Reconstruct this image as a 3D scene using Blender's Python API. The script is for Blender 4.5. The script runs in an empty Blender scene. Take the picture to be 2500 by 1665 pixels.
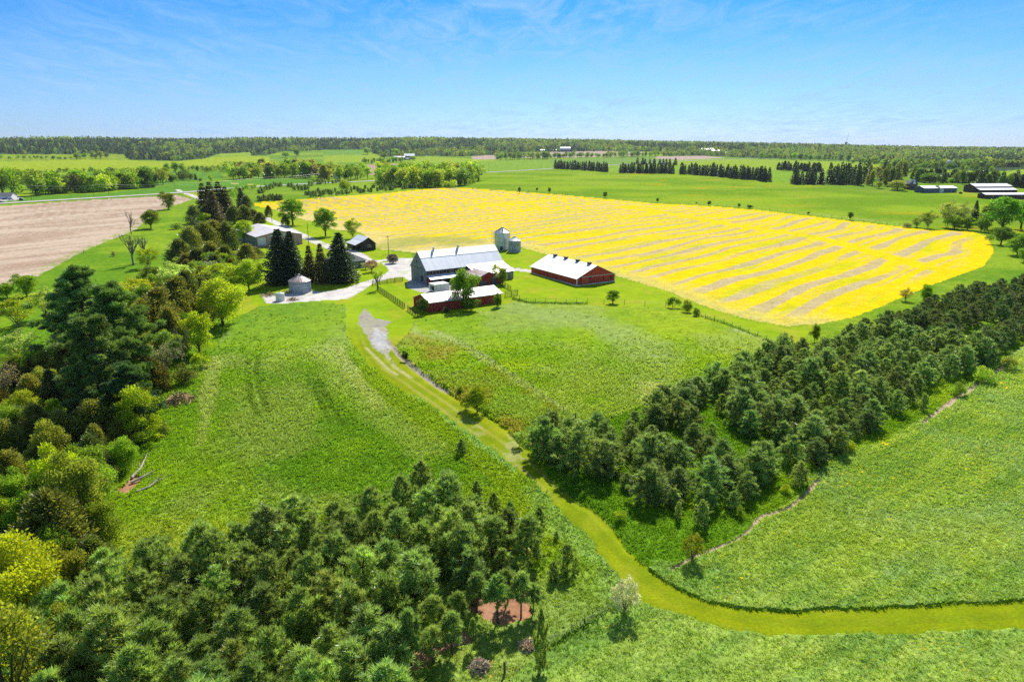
import bpy, math, random
import numpy as np
RNG = np.random.default_rng(7)
random.seed(7)
SC = bpy.context.scene
COL = SC.collection
PI = math.pi
# ------------------------------------------------------------------ camera
F = 1666.0; Y0 = 358.0; H = 50.0
PITCH = math.atan((832.5 - Y0) / F); SP, CP = math.sin(PITCH), math.cos(PITCH)
cam = bpy.data.cameras.new('camera'); camo = bpy.data.objects.new('camera', cam); COL.objects.link(camo)
cam.sensor_width = 36.0; cam.lens = 36.0 * F / 2500.0
cam.clip_start = 0.5; cam.clip_end = 40000
camo.location = (0, 0, H); camo.rotation_euler = (PI / 2 - PITCH, 0, 0)
SC.camera = camo

# ------------------------------------------------------------------ noise
def _hash(ix, iy, seed):
    h = (ix.astype(np.int64) * 374761393 + iy.astype(np.int64) * 668265263 + seed * 1274126177) & 0xffffffff
    h = ((h ^ (h >> 13)) * 1274126177) & 0xffffffff
    h = h ^ (h >> 16)
    return (h & 0xffffff).astype(np.float64) / 0xffffff
def vnoise(x, y, seed=0):
    x = np.asarray(x, float); y = np.asarray(y, float)
    ix = np.floor(x); iy = np.floor(y); fx = x - ix; fy = y - iy
    fx = fx * fx * (3 - 2 * fx); fy = fy * fy * (3 - 2 * fy)
    a = _hash(ix, iy, seed); b = _hash(ix + 1, iy, seed); c = _hash(ix, iy + 1, seed); d = _hash(ix + 1, iy + 1, seed)
    return (a + (b - a) * fx) * (1 - fy) + (c + (d - c) * fx) * fy
def fbm(x, y, seed=0, octv=4):
    s = 0; a = .5; n = 0
    for i in range(octv):
        s = s + a * vnoise(x * 2 ** i + 17.3 * i, y * 2 ** i - 9.1 * i, seed + i); n += a; a *= .5
    return s / n
def sstep(a, b, x):
    t = np.clip((np.asarray(x, float) - a) / (b - a), 0, 1)
    return t * t * (3 - 2 * t)
# ------------------------------------------------------------------ terrain
_AX = [-900, 0, 600, 1000, 1300, 1700, 2000, 2300, 2700, 3400]
_AZ = [80, 80, 88, 98, 88, 68, 46, 28, 20, 20]
def hgt(x, y):
    x = np.asarray(x, float); y = np.asarray(y, float)
    r = np.sqrt(x * x + y * y)
    px = 1250 + F * x / np.maximum(y, 1) / CP
    amp = np.interp(px, _AX, _AZ)
    z = amp * sstep(2300, 5000, r) ** 1.15 * (1 + .30 * (fbm(x / 520, y / 700, 5, 3) - .5))
    z = z + sstep(300, 900, r) * 3.0 * (fbm(x / 260, y / 260, 11, 3) - .5)
    # gentle folds in the pasture on the right
    fold = np.sin((y * .95 - x * .31) / 27.0 + 2.0 * fbm(x / 160, y / 160, 3, 2))
    z = z + 1.5 * fold * sstep(150, 260, x) * (1 - sstep(620, 800, x)) * sstep(540, 640, y - .0 * x) * (1 - sstep(1000, 1300, y))
    # hillocks beside the yellow field and the bank below the ploughed field
    for (cx, cy, s, a) in ((-165, 640, 26, 4.5), (-215, 690, 30, 4.0), (-120, 700, 30, 4.5), (-250, 640, 30, 2.5)):
        z = z + a * np.exp(-((x - cx) ** 2 + (y - cy) ** 2) / (2 * s * s))
    z = z + .35 * (fbm(x / 30, y / 30, 21, 3) - .5) * (1 - sstep(330, 600, r))
    return z
def gp(px, py, z=0.0):
    u = (px - 1250) / F; v = (py - 832.5) / F
    t = (z - H) / (-SP - v * CP)
    return u * t, (CP - v * SP) * t
_TT = 38.0 * (9000 / 38.0) ** np.linspace(0, 1, 900)
def gpt(px, py):
    """the point of the terrain seen at photo pixel (px, py)"""
    u = (px - 1250) / F; v = (py - 832.5) / F
    dx, dy, dz = u, CP - v * SP, -SP - v * CP
    k = _TT / dy
    g = H + dz * k - hgt(dx * k, dy * k)
    i = int(np.argmax(g < 0)) if (g < 0).any() else len(k) - 1
    if i == 0: i = 1
    k0, k1, g0, g1 = k[i - 1], k[i], g[i - 1], g[i]
    kk = k0 + (k1 - k0) * (g0 / max(g0 - g1, 1e-9)) if g1 < 0 else k1
    return dx * kk, dy * kk
def ztop(X, Y, ty):
    v = (ty - 832.5) / F
    return H - Y * (SP + v * CP) / (CP - v * SP)
def project(x, y, z):
    dz = z - H
    dep = y * CP - dz * SP; up = y * SP + dz * CP
    return 1250 + F * x / dep, 832.5 - F * up / dep
# ------------------------------------------------------------------ objects
def tag(o, label=None, cat=None, group=None, kind=None):
    if label: o['label'] = label
    if cat: o['category'] = cat
    if group: o['group'] = group
    if kind: o['kind'] = kind
    return o
def link(o, parent=None):
    COL.objects.link(o)
    if parent is not None: o.parent = parent
    return o
def thing(name, label, cat, loc=(0, 0, 0), rz=0.0, group=None):
    o = bpy.data.objects.new(name, None); o.empty_display_size = .5
    o.location = loc; o.rotation_euler = (0, 0, rz); link(o)
    return tag(o, label, cat, group)
def raw_mesh(name, V, Fc, mats=(), attrs=None, smooth=False):
    V = np.asarray(V, np.float32); Fc = np.asarray(Fc, np.int32)
    k = Fc.shape[1]
    me = bpy.data.meshes.new(name)
    me.vertices.add(len(V)); me.vertices.foreach_set('co', V.ravel())
    me.loops.add(Fc.size); me.loops.foreach_set('vertex_index', Fc.ravel())
    me.polygons.add(len(Fc)); me.polygons.foreach_set('loop_start', np.arange(0, Fc.size, k, dtype=np.int32))
    if smooth: me.polygons.foreach_set('use_smooth', np.ones(len(Fc), bool))
    for nm, arr in (attrs or {}).items():
        arr = np.asarray(arr, np.float32)
        if arr.ndim == 2:
            if arr.shape[1] == 3: arr = np.c_[arr, np.ones(len(arr), np.float32)]
            a = me.attributes.new(nm, 'FLOAT_COLOR', 'POINT'); a.data.foreach_set('color', arr.ravel())
        else:
            a = me.attributes.new(nm, 'FLOAT', 'POINT'); a.data.foreach_set('value', arr)
    for m in mats: me.materials.append(m)
    me.update(calc_edges=True)
    return me
class MB:
    """collects shapes in local metres; build() links them as one mesh object"""
    def __init__(s): s.v = []; s.f = []
    def add(s, vs, fs):
        n = len(s.v); s.v += [tuple(p) for p in vs]; s.f += [tuple(i + n for i in f) for f in fs]; return s
    def box(s, x0, x1, y0, y1, z0, z1):
        return s.add([(x0, y0, z0), (x1, y0, z0), (x1, y1, z0), (x0, y1, z0), (x0, y0, z1), (x1, y0, z1), (x1, y1, z1), (x0, y1, z1)],
                     [(3, 2, 1, 0), (4, 5, 6, 7), (0, 1, 5, 4), (1, 2, 6, 5), (2, 3, 7, 6), (3, 0, 4, 7)])
    def prism(s, prof, a0, a1, axis='y'):
        """prof: list of (p, z) polygon; extruded along axis from a0 to a1"""
        n = len(prof)
        def P(p, a, z): return (p, a, z) if axis == 'y' else (a, p, z)
        vs = [P(p, a0, z) for p, z in prof] + [P(p, a1, z) for p, z in prof]
        fs = [tuple(range(n))[::-1], tuple(range(n, 2 * n))] + [(i, (i + 1) % n, (i + 1) % n + n, i + n) for i in range(n)]
        return s.add(vs, fs)
    def slab(s, pts, th):
        """a thick sheet: pts a 3D polygon, thickened by th along -z"""
        n = len(pts)
        vs = list(pts) + [(p[0], p[1], p[2] - th) for p in pts]
        return s.add(vs, [tuple(range(n)), tuple(range(n, 2 * n))[::-1]] + [(i, i + n, (i + 1) % n + n, (i + 1) % n) for i in range(n)])
    def tube(s, pts, rad, n=6, cap=True):
        pts = [np.array(p, float) for p in pts]
        rad = rad if hasattr(rad, '__len__') else [rad] * len(pts)
        vs = []
        for i, p in enumerate(pts):
            d = pts[min(i + 1, len(pts) - 1)] - pts[max(i - 1, 0)]
            d /= max(np.linalg.norm(d), 1e-9)
            a = np.cross(d, (0, 0, 1) if abs(d[2]) < .9 else (1, 0, 0)); a /= np.linalg.norm(a); b = np.cross(d, a)
            for k in range(n):
                t = 2 * PI * k / n
                vs.append(tuple(p + rad[i] * (math.cos(t) * a + math.sin(t) * b)))
        fs = []
        for i in range(len(pts) - 1):
            for k in range(n):
                k2 = (k + 1) % n
                fs.append((i * n + k, i * n + k2, (i + 1) * n + k2, (i + 1) * n + k))
        if cap: fs += [tuple(range(n)), tuple(range((len(pts) - 1) * n, len(pts) * n))[::-1]]
        return s.add(vs, fs)
    def lathe(s, prof, n=32, c=(0, 0)):
        vs = [(c[0] + r * math.cos(2 * PI * k / n), c[1] + r * math.sin(2 * PI * k / n), z) for r, z in prof for k in range(n)]
        fs = [(i * n + k, i * n + (k + 1) % n, (i + 1) * n + (k + 1) % n, (i + 1) * n + k) for i in range(len(prof) - 1) for k in range(n)]
        return s.add(vs, fs)
    def mesh(s, name, mat):
        me = bpy.data.meshes.new(name); me.from_pydata(s.v, [], s.f); me.materials.append(mat); me.update()
        return me
    def build(s, name, mat, parent=None, smooth=False):
        me = s.mesh(name, mat)
        if smooth:
            for p in me.polygons: p.use_smooth = True
        return link(bpy.data.objects.new(name, me), parent)
# ------------------------------------------------------------------ materials
def newmat(name):
    m = bpy.data.materials.new(name); m.use_nodes = True
    nt = m.node_tree
    return m, nt, nt.nodes['Principled BSDF'], nt.nodes['Material Output']
def N(nt, t, **kw):
    n = nt.nodes.new(t)
    for k, v in kw.items():
        if k in n.inputs.keys(): n.inputs[k].default_value = v
        else: setattr(n, k, v)
    return n
def mixc(nt, mode, a, b, fac=1.0):
    n = nt.nodes.new('ShaderNodeMix'); n.data_type = 'RGBA'; n.blend_type = mode
    for sock, v in ((n.inputs[0], fac), (n.inputs[6], a), (n.inputs[7], b)):
        if hasattr(v, 'links') or hasattr(v, 'is_output'): nt.links.new(v, sock)
        else: sock.default_value = v if not isinstance(v, tuple) else (v + (1,) if len(v) == 3 else v)
    return n.outputs[2]
def noise(nt, scale, detail=3, rough=.6, vec=None):
    n = N(nt, 'ShaderNodeTexNoise', Scale=scale, Detail=detail, Roughness=rough)
    if vec is not None: nt.links.new(vec, n.inputs['Vector'])
    return n.outputs['Fac']
def remap(nt, val, a, b, c, d):
    n = N(nt, 'ShaderNodeMapRange'); n.inputs[1].default_value = a; n.inputs[2].default_value = b; n.inputs[3].default_value = c; n.inputs[4].default_value = d
    nt.links.new(val, n.inputs[0]); return n.outputs[0]
def rgbv(nt, val):
    n = nt.nodes.new('ShaderNodeCombineColor')
    for i in range(3): nt.links.new(val, n.inputs[i])
    return n.outputs[0]
def surf(name, c, c2=None, rough=.8, metal=0.0, scale=1.2, stretch=(1, 1, 1), bump=0.0, bscale=6, spec=.3, stripe=None):
    """plain weathered surface: two tones mixed by noise (and board or sheet seams along one axis)"""
    m, nt, b, o = newmat(name)
    tc = nt.nodes.new('ShaderNodeTexCoord'); mp = N(nt, 'ShaderNodeMapping'); mp.inputs['Scale'].default_value = stretch
    nt.links.new(tc.outputs['Object'], mp.inputs[0])
    f = remap(nt, noise(nt, scale, 5, .65, mp.outputs[0]), .32, .68, 0, 1)
    col = mixc(nt, 'MIX', c, c2 or tuple(x * .75 for x in c), f)
    hgtv = noise(nt, bscale, 4, .6, mp.outputs[0])
    if stripe:
        axis, per, depth = stripe
        sx = nt.nodes.new('ShaderNodeSeparateXYZ'); nt.links.new(tc.outputs['Object'], sx.inputs[0])
        md = N(nt, 'ShaderNodeMath', operation='MULTIPLY'); md.inputs[1].default_value = 1 / per; nt.links.new(sx.outputs[axis], md.inputs[0])
        fr = N(nt, 'ShaderNodeMath', operation='FRACT'); nt.links.new(md.outputs[0], fr.inputs[0])
        fl = N(nt, 'ShaderNodeMath', operation='FLOOR'); nt.links.new(md.outputs[0], fl.inputs[0])
        wn = N(nt, 'ShaderNodeTexWhiteNoise'); wn.noise_dimensions = '1D'; nt.links.new(fl.outputs[0], wn.inputs['W'])
        v = remap(nt, wn.outputs['Value'], 0, 1, 1 - depth, 1)
        seam = remap(nt, fr.outputs[0], 0, .1, 1 - depth * 1.2, 1)
        mm = N(nt, 'ShaderNodeMath', operation='MULTIPLY'); nt.links.new(v, mm.inputs[0]); nt.links.new(seam, mm.inputs[1])
        col = mixc(nt, 'MULTIPLY', col, rgbv(nt, mm.outputs[0]), 1.0)
    nt.links.new(col, b.inputs['Base Color'])
    b.inputs['Roughness'].default_value = rough; b.inputs['Metallic'].default_value = metal
    b.inputs['Specular IOR Level'].default_value = spec
    if bump:
        bp = N(nt, 'ShaderNodeBump', Strength=bump, Distance=.1); nt.links.new(hgtv, bp.inputs['Height']); nt.links.new(bp.outputs[0], b.inputs['Normal'])
    return m
def ground_mat(name, bump, sc1, sc2, spec=.15, var=.5, fine=0):
    m, nt, b, o = newmat(name)
    at = N(nt, 'ShaderNodeAttribute'); at.attribute_name = 'albedo'
    tc = nt.nodes.new('ShaderNodeTexCoord')
    n1 = noise(nt, sc1, 4, .65, tc.outputs['Object']); n2 = noise(nt, sc2, 3, .6, tc.outputs['Object'])
    v = remap(nt, n1, .3, .7, 1 - var, 1 + var)
    v2 = remap(nt, n2, .3, .7, 1 - var * .5, 1 + var * .5)
    mm = N(nt, 'ShaderNodeMath', operation='MULTIPLY'); nt.links.new(v, mm.inputs[0]); nt.links.new(v2, mm.inputs[1])
    col = mixc(nt, 'MULTIPLY', at.outputs['Color'], rgbv(nt, mm.outputs[0]), 1.0)
    nt.links.new(col, b.inputs['Base Color']); b.inputs['Roughness'].default_value = 1.0; b.inputs['Specular IOR Level'].default_value = spec * .1
    bp = N(nt, 'ShaderNodeBump', Strength=bump, Distance=.35); nt.links.new(n1, bp.inputs['Height']); nt.links.new(bp.outputs[0], b.inputs['Normal'])
    return m
def foliage_mat(name, trans=.4, spec=.25, rough=.55, attr=None, lo=.45, hi=1.45):
    m, nt, b, o = newmat(name)
    t = N(nt, 'ShaderNodeAttribute'); t.attribute_name = 'tint'
    if attr:
        a = N(nt, 'ShaderNodeAttribute'); a.attribute_name = attr; base = a.outputs['Color']
    else:
        oi = nt.nodes.new('ShaderNodeObjectInfo'); base = oi.outputs['Color']
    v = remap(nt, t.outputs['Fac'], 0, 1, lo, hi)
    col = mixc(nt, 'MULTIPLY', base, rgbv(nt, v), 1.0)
    nt.links.new(col, b.inputs['Base Color']); b.inputs['Roughness'].default_value = rough; b.inputs['Specular IOR Level'].default_value = spec
    tr = nt.nodes.new('ShaderNodeBsdfTranslucent')
    warm = mixc(nt, 'MULTIPLY', col, (1.25, 1.15, .55, 1), 1.0); nt.links.new(warm, tr.inputs['Color'])
    mx = nt.nodes.new('ShaderNodeMixShader'); mx.inputs[0].default_value = trans
    nt.links.new(b.outputs[0], mx.inputs[1]); nt.links.new(tr.outputs[0], mx.inputs[2]); nt.links.new(mx.outputs[0], o.inputs['Surface'])
    return m
M = {}
M['needle'] = foliage_mat('needle_foliage', .45, .6, .38, lo=.45, hi=2.4)
M['leaf'] = foliage_mat('leaf_foliage', .55, .3, .45, lo=.65, hi=1.95)
M['forest'] = foliage_mat('forest_foliage', .45, .2, .6, attr='albedo', lo=.6, hi=1.6)
M['blade'] = foliage_mat('grass_blades', .55, .3, .5, attr='albedo', lo=.7, hi=1.3)
M['bark'] = surf('bark', (.10, .075, .055), (.05, .038, .03), .9, bump=.4)
M['greybark'] = surf('grey_bark', (.26, .23, .20), (.14, .12, .10), .9, bump=.4)
M['deadwood'] = surf('dead_wood', (.52, .46, .38), (.34, .28, .22), .9)
M['brush'] = surf('dry_brush', (.80, .54, .30), (.55, .36, .20), .95, spec=.05)
M['greywood'] = surf('weathered_boards', (.38, .40, .42), (.24, .25, .27), .85, stretch=(1, 1, .12), scale=1.5, stripe=(1, .35, .35))
M['brownwood'] = surf('brown_boards', (.16, .10, .08), (.07, .045, .04), .85, stretch=(1, 1, .12), scale=1.5, stripe=(0, .3, .4))
M['darkwood'] = surf('dark_boards', (.085, .06, .055), (.04, .03, .028), .85, stretch=(1, 1, .12), scale=1.6, stripe=(0, .3, .4))
M['red'] = surf('red_metal_siding', (.58, .055, .04), (.46, .04, .03), .55, stretch=(1, 1, .2), scale=.8, stripe=(0, .3, .12))
M['redy'] = surf('red_side_siding', (.58, .055, .04), (.46, .04, .03), .55, stretch=(1, 1, .2), scale=.8, stripe=(1, .3, .12))
M['redold'] = surf('old_red_boards', (.55, .07, .05), (.36, .045, .035), .8, stretch=(1, 1, .15), scale=1.3, stripe=(0, .3, .3))
M['reddoor'] = surf('red_door', (.66, .10, .07), (.55, .08, .055), .6)
M['steel'] = surf('bright_roof_sheet', (.93, .93, .93), (.84, .84, .85), .58, .6, scale=.5, stripe=(0, .9, .10))
M['steely'] = surf('bright_roof_sheet_lengthwise', (.94, .94, .94), (.90, .90, .90), .58, .5, scale=.3, stripe=(1, .9, .06))
M['steelold'] = surf('dull_roof_sheet', (.95, .96, .97), (.86, .88, .91), .60, .5, scale=.6, stripe=(0, .8, .10))
M['tanroof'] = surf('tan_ribbed_roof', (.82, .76, .72), (.62, .54, .50), .5, .15, scale=.8, stripe=(0, .75, .28))
M['rustroof'] = surf('rust_streaked_roof', (.80, .77, .75), (.46, .26, .20), .5, .15, stretch=(1, .15, 1), scale=.7, stripe=(1, .8, .25))
M['pinkroof'] = surf('pinkish_ribbed_roof', (.86, .82, .82), (.74, .66, .65), .55, .2, scale=.5, stripe=(1, .8, .25))
M['greyroof'] = surf('grey_shingle_roof', (.16, .165, .18), (.11, .115, .125), .85, scale=3)
M['galv'] = surf('galvanised_steel', (.66, .72, .78), (.52, .58, .64), .38, .6, stretch=(1, 1, 3), scale=.6, stripe=(2, .8, .15))
M['galvold'] = surf('old_galvanised_steel', (.40, .45, .52), (.30, .34, .40), .55, .4, stretch=(1, 1, 3), scale=.6, stripe=(2, .8, .15))
M['white'] = surf('white_paint', (.78, .78, .77), (.66, .66, .65), .5)
M['concrete'] = surf('concrete', (.50, .49, .47), (.38, .37, .35), .9, bump=.2)
M['bluegrey'] = surf('blue_grey_siding', (.16, .20, .23), (.11, .14, .16), .6, stripe=(1, .4, .15), stretch=(1, 1, .2))
M['pinkbrick'] = surf('faded_red_siding', (.62, .40, .37), (.48, .28, .26), .8, stripe=(0, .4, .2))
M['palepatch'] = surf('pale_painted_panel', (.82, .81, .82), (.62, .56, .57), .8)
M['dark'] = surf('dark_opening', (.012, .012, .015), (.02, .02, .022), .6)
M['glass'] = surf('window_glass', (.03, .04, .05), (.02, .025, .03), .15, spec=.6)
M['post'] = surf('weathered_post', (.17, .13, .10), (.09, .07, .055), .9)
M['rail'] = surf('dark_rail_paint', (.045, .035, .032), (.025, .02, .02), .75)
M['wire'] = surf('wire', (.30, .30, .31), (.2, .2, .2), .5, .5)
M['blue'] = surf('blue_siding', (.12, .20, .26), (.09, .14, .18), .6, stripe=(0, .6, .3), stretch=(1, 1, .2))
M['brick'] = surf('red_brick', (.20, .07, .05), (.14, .05, .04), .85)
M['carblack'] = surf('dark_car_paint', (.02, .022, .03), (.02, .02, .025), .25, .2, spec=.6)
M['carsilver'] = surf('silver_car_paint', (.45, .46, .48), (.40, .41, .43), .3, .5, spec=.6)
M['rubber'] = surf('rubber', (.015, .015, .015), (.02, .02, .02), .8)
M['stone'] = surf('field_stone', (.30, .28, .25), (.18, .17, .15), .9, bump=.3)
M['purple'] = foliage_mat('lilac_blossom', .3, .2, .6)
M['grassbed'] = ground_mat('grass_ground', .55, 2.6, .35, .2, .38)
M['cropbed'] = ground_mat('crop_ground', .5, 1.4, .25, .12, .28)
M['soilbed'] = ground_mat('soil_ground', .45, .9, .12, .1, .22)
M['lawnbed'] = ground_mat('short_grass_ground', .25, 3.0, .3, .15, .22)
M['gravelbed'] = ground_mat('gravel_ground', .35, 2.2, .3, .2, .2)
# ------------------------------------------------------------------ ground grid
def build_rows():
    ys = []
    py = 2150.0
    while py > 360.2:
        y = gp(1250, py)[1]
        ys.append(y)
        step = 2.2 if py < 900 else 2.0
        nxt = gp(1250, py - step)[1] if py - step > 358.6 else 1e9
        if nxt - y > 55:
            break
        py -= step
    y = ys[-1]
    while y < 2200: y += 45; ys.append(y)
    while y < 6200: y += 38 if y < 4200 else 70; ys.append(y)
    while y < 13000: y *= 1.12; ys.append(y)
    return np.array(ys)
YS = build_rows()
US = np.arange(-.93, .9301, .00136)
UU, YY = np.meshgrid(US, YS)
GX = UU * YY; GY = YY
GZ = hgt(GX, GY)
GPX, GPY = project(GX, GY, GZ)
RR = np.hypot(GX, GY)
mpp = RR / F                                   # metres per photo pixel across
jit = fbm(GX / 1.6, GY / 1.6, 31, 3) - .5; jit2 = fbm(GX / 1.6 + 50, GY / 1.6, 37, 3) - .5
JX = GPX + np.clip(1.1 / mpp, 0, 22) * jit * 1.3; JY = GPY + np.clip(.5 / mpp, 0, 12) * jit2 * 1.3
def inpoly(poly, X=None, Y=None):
    X = JX if X is None else X; Y = JY if Y is None else Y
    p = np.array(poly, float)
    out = np.zeros(X.shape, bool)
    m = (X >= p[:, 0].min()) & (X <= p[:, 0].max()) & (Y >= p[:, 1].min()) & (Y <= p[:, 1].max())
    x = X[m]; y = Y[m]; r = np.zeros(len(x), bool)
    for (x1, y1), (x2, y2) in zip(p, np.roll(p, -1, 0)):
        if y1 == y2: continue
        c = (y1 > y) != (y2 > y)
        r ^= c & (x < (x2 - x1) * (y - y1) / (y2 - y1) + x1)
    out[m] = r
    return out
def pdist(line, world=False, reach=60):
    """metres from every ground vertex to a polyline given in photo pixels (unprojected onto the terrain)"""
    w = [p if world else gpt(*p) for p in line]
    w = np.array(w, float)
    d = np.full(GX.shape, 1e6)
    m = (GX > w[:, 0].min() - reach) & (GX < w[:, 0].max() + reach) & (GY > w[:, 1].min() - reach) & (GY < w[:, 1].max() + reach)
    x = GX[m]; y = GY[m]; dd = np.full(len(x), 1e6)
    for a, b in zip(w[:-1], w[1:]):
        e = b - a; L = max(e @ e, 1e-9)
        t = np.clip(((x - a[0]) * e[0] + (y - a[1]) * e[1]) / L, 0, 1)
        dd = np.minimum(dd, np.hypot(x - a[0] - t * e[0], y - a[1] - t * e[1]))
    d[m] = dd
    return d
# --- outlines traced in photo pixels (2500 wide)
LANE = [(845,740),(848,815),(869,848),(893,884),(940,930),(989,959),(1040,983),(1088,1019),(1136,1055),(1190,1091),(1250,1139),(1327,1200),(1357,1239),(1383,1268),(1422,1298),(1458,1349),(1499,1396),(1540,1440),(1574,1473),(1606,1483),(1670,1504),(1755,1532),(1861,1549),(1988,1552),(2179,1549),(2349,1540),(2500,1537),(3000,1520),
        (3000,1440),(2500,1468),(2349,1475),(2179,1483),(2031,1489),(1903,1494),(1797,1483),(1712,1464),(1649,1436),(1585,1390),(1542,1343),(1500,1292),(1454,1247),(1399,1217),(1352,1176),(1328,1149),(1301,1105),(1270,1081),(1244,1049),(1193,1013),(1115,965),(1091,954),(1040,920),(992,884),(956,839),(944,820),(960,790),(930,735),(905,705),(880,715)]
YELLOW = [(616,497),(694,489),(737,486),(853,478),(952,471.6),(1014,464.5),(1067,459),(1121,459),(1220,465),(1378,477),(1600,497),(1737,503.6),(1849,513),(2017,533),(2195,554),(2259,560),(2373,565),(2409,577),(2423,606),(2425,620),(2400,651),(2345,671),(2243,709),(2142,753),(2074,778),(1999,792),(1921,797),(1846,785),(1768,763),(1700,741),(1640,715),(1560,690),(1505,674),(1420,648),(1332,622),(1274,604),(1200,598),(1100,610),(1005,617),(925,609),(880,566),(817,562),(763,541),(720,531),(671,513),(628,504)]
PLOUGH = [(-700,520),(0,504),(200,490),(392,480),(432,477),(470,487),(432,500),(395,512),(372,520),(337,557),(300,575),(260,590),(199,616),(153,641),(92,675),(40,690),(-10,700),(-200,740),(-700,860)]
HAY1 = [(1640,1378),(1600,1370),(1585,1392),(1649,1434),(1712,1462),(1797,1481),(1903,1492),(2031,1487),(2179,1481),(2349,1473),(2500,1466),(3000,1438),(3000,700),(2560,820),(2480,855),(2400,905),(2330,975),(2240,1030),(2165,1080),(2060,1100),(1990,1165),(1960,1205),(1900,1250),(1850,1275),(1800,1315),(1740,1345)]
HAY2 = [(1320,1600),(1400,1560),(1480,1495),(1530,1470),(1574,1475),(1606,1485),(1670,1506),(1755,1534),(1861,1551),(1988,1554),(2179,1551),(2349,1542),(2500,1539),(3100,1520),(3300,2150),(1000,2150),(1190,1700)]
MEADOW = [(638,746),(778,735),(842,742),(847,760),(845,814),(861,849),(893,886),(940,932),(989,961),(1040,985),(1088,1021),(1136,1057),(1190,1093),(1250,1141),(1327,1202),(1383,1270),(1458,1351),(1499,1398),(1574,1475),(1480,1495),(1320,1600),(1100,1900),(0,2150),(-600,1900),(100,1500),(250,1330),(300,1180),(390,1080),(420,960),(520,860),(560,800)]
PADDOCK = [(960,850),(1000,815),(1017,776),(1049,769),(1215,747),(1253,735),(1433,746),(1474,746),(1625,748),(1690,767),(1768,791),(1875,834),(1921,851),(1870,862),(1780,905),(1720,950),(1600,980),(1500,1020),(1400,1060),(1290,1090),(1244,1047),(1193,1011),(1115,963),(1040,918),(992,882)]
LAWN = [(845,745),(870,715),(905,690),(1000,650),(1100,612),(1190,601),(1274,605),(1332,623),(1420,649),(1505,675),(1560,691),(1640,716),(1700,743),(1768,765),(1846,787),(1921,799),(1999,794),(1930,850),(1875,834),(1805,806),(1700,772),(1625,750),(1474,747),(1433,747),(1253,737),(1215,749),(1049,773),(1012,782),(1000,815),(960,850),(944,830),(900,760)]
LAWN2 = [(550,790),(575,700),(590,640),(600,560),(625,510),(640,506),(671,515),(720,533),(763,543),(817,564),(880,568),(925,611),(1005,619),(1010,640),(960,668),(905,700),(845,745),(778,736),(638,747)]
GRAVEL = [(650,742),(698,741),(735,737),(784,734),(849,731),(885,710),(914,691),(950,680),(985,676),(1003,688),(1020,640),(1005,635),(973,636),(925,643),(890,622),(869,612),(850,606),(838,612),(865,640),(927,640),(945,652),(950,660),(943,667),(929,676),(910,682),(871,693),(842,705),(784,713),(760,709),(705,716),(640,722)]
APRON = [(1007,683),(992,691),(994,702),(1010,708),(1030,714),(1048,719),(1150,716),(1165,700),(1100,690),(1042,694)]
PATCH = [(889,754),(899,760),(916,778),(958,786),(938,798),(948,814),(941,827),(956,846),(950,860),(956,880),(968,893),(955,884),(938,866),(922,856),(908,848),(905,832),(888,812),(876,790),(878,768)]
PASTURE = [(1010,463),(1067,457),(1121,457),(1220,463),(1378,475),(1600,495),(1737,501),(1849,511),(2017,531),(2195,552),(2259,558),(2400,563),(2700,640),(2900,560),(2900,440),(2450,462),(2300,470),(2100,462),(1960,452),(1880,445),(1760,437),(1640,424),(1497,422),(1430,418),(1352,414),(1182,425),(1040,436)]
FIELDS = [  # far fields: outline, colour
    ([(-700,402),(0,395),(180,391),(312,391),(380,396),(436,395),(534,384),(609,381),(657,383),(660,395),(600,402),(470,412),(400,416),(200,420),(110,417),(-700,416)], (.26,.40,.025), .12),
    ([(-700,394),(0,379),(300,377),(318,389),(180,391),(0,394)], (.20,.33,.03), .2),
    ([(534,376),(612,372),(612,380),(540,382)], (.22,.38,.04), .1),
    ([(-700,500),(34,484),(125,477),(232,474),(339,464),(407,455),(440,448),(507,446),(552,443),(632,437),(748,436),(775,443),(760,447),(633,454),(559,459),(487,465),(392,472),(0,495),(-700,510)], (.095,.27,.045), .1),
    ([(189,424),(280,423),(540,421),(545,436),(440,446),(400,452),(340,455),(200,432)], (.10,.27,.05), .15),
    ([(790,380),(900,378),(930,381),(935,396),(790,398)], (.23,.38,.03), .1),
    ([(790,366),(886,366),(888,378),(790,379)], (.13,.31,.06), .1),
    ([(1000,384),(1050,383),(1100,385),(1205,391),(1240,393),(1200,397),(1000,400)], (.23,.38,.035), .1),
    ([(990,400),(1212,393),(1350,390),(1353,411),(1182,421),(1040,430),(990,432)], (.17,.34,.04), .1),
    ([(1340,390),(1405,387),(1620,384),(1620,395),(1533,401),(1471,404),(1352,411)], (.15,.30,.08), .1),
    ([(887,403),(953,400),(975,401),(930,415),(909,429),(900,427),(900,408)], (.40,.28,.20), .08),
    ([(1150,383),(1174,380),(1212,380),(1212,390),(1157,390)], (.44,.33,.26), .08),
    ([(1268,375),(1325,372),(1467,369),(1521,371),(1570,372),(1566,381),(1400,385),(1270,386)], (.44,.33,.26), .08),
    ([(1600,383),(1717,381),(1776,386),(1660,391),(1600,388)], (.46,.34,.28), .06),
    ([(1655,392),(1800,389),(2060,395),(2160,403),(2140,410),(2000,420),(1880,416),(1640,405)], (.22,.38,.025), .1),
    ([(2068,384),(2190,388),(2190,392),(2060,391)], (.15,.34,.10), .06),
    ([(2200,413),(2431,422),(2500,414),(2900,400),(2900,425),(2500,440),(2290,442),(2205,428)], (.22,.38,.03), .1),
    ([(1500,405),(1650,404),(1880,417),(2100,432),(2100,452),(1960,450),(1880,443),(1640,422),(1500,420)], (.17,.35,.03), .1),
    ([(440,466),(487,470),(486,486),(455,480)], (.26,.38,.03), .1),
]
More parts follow.
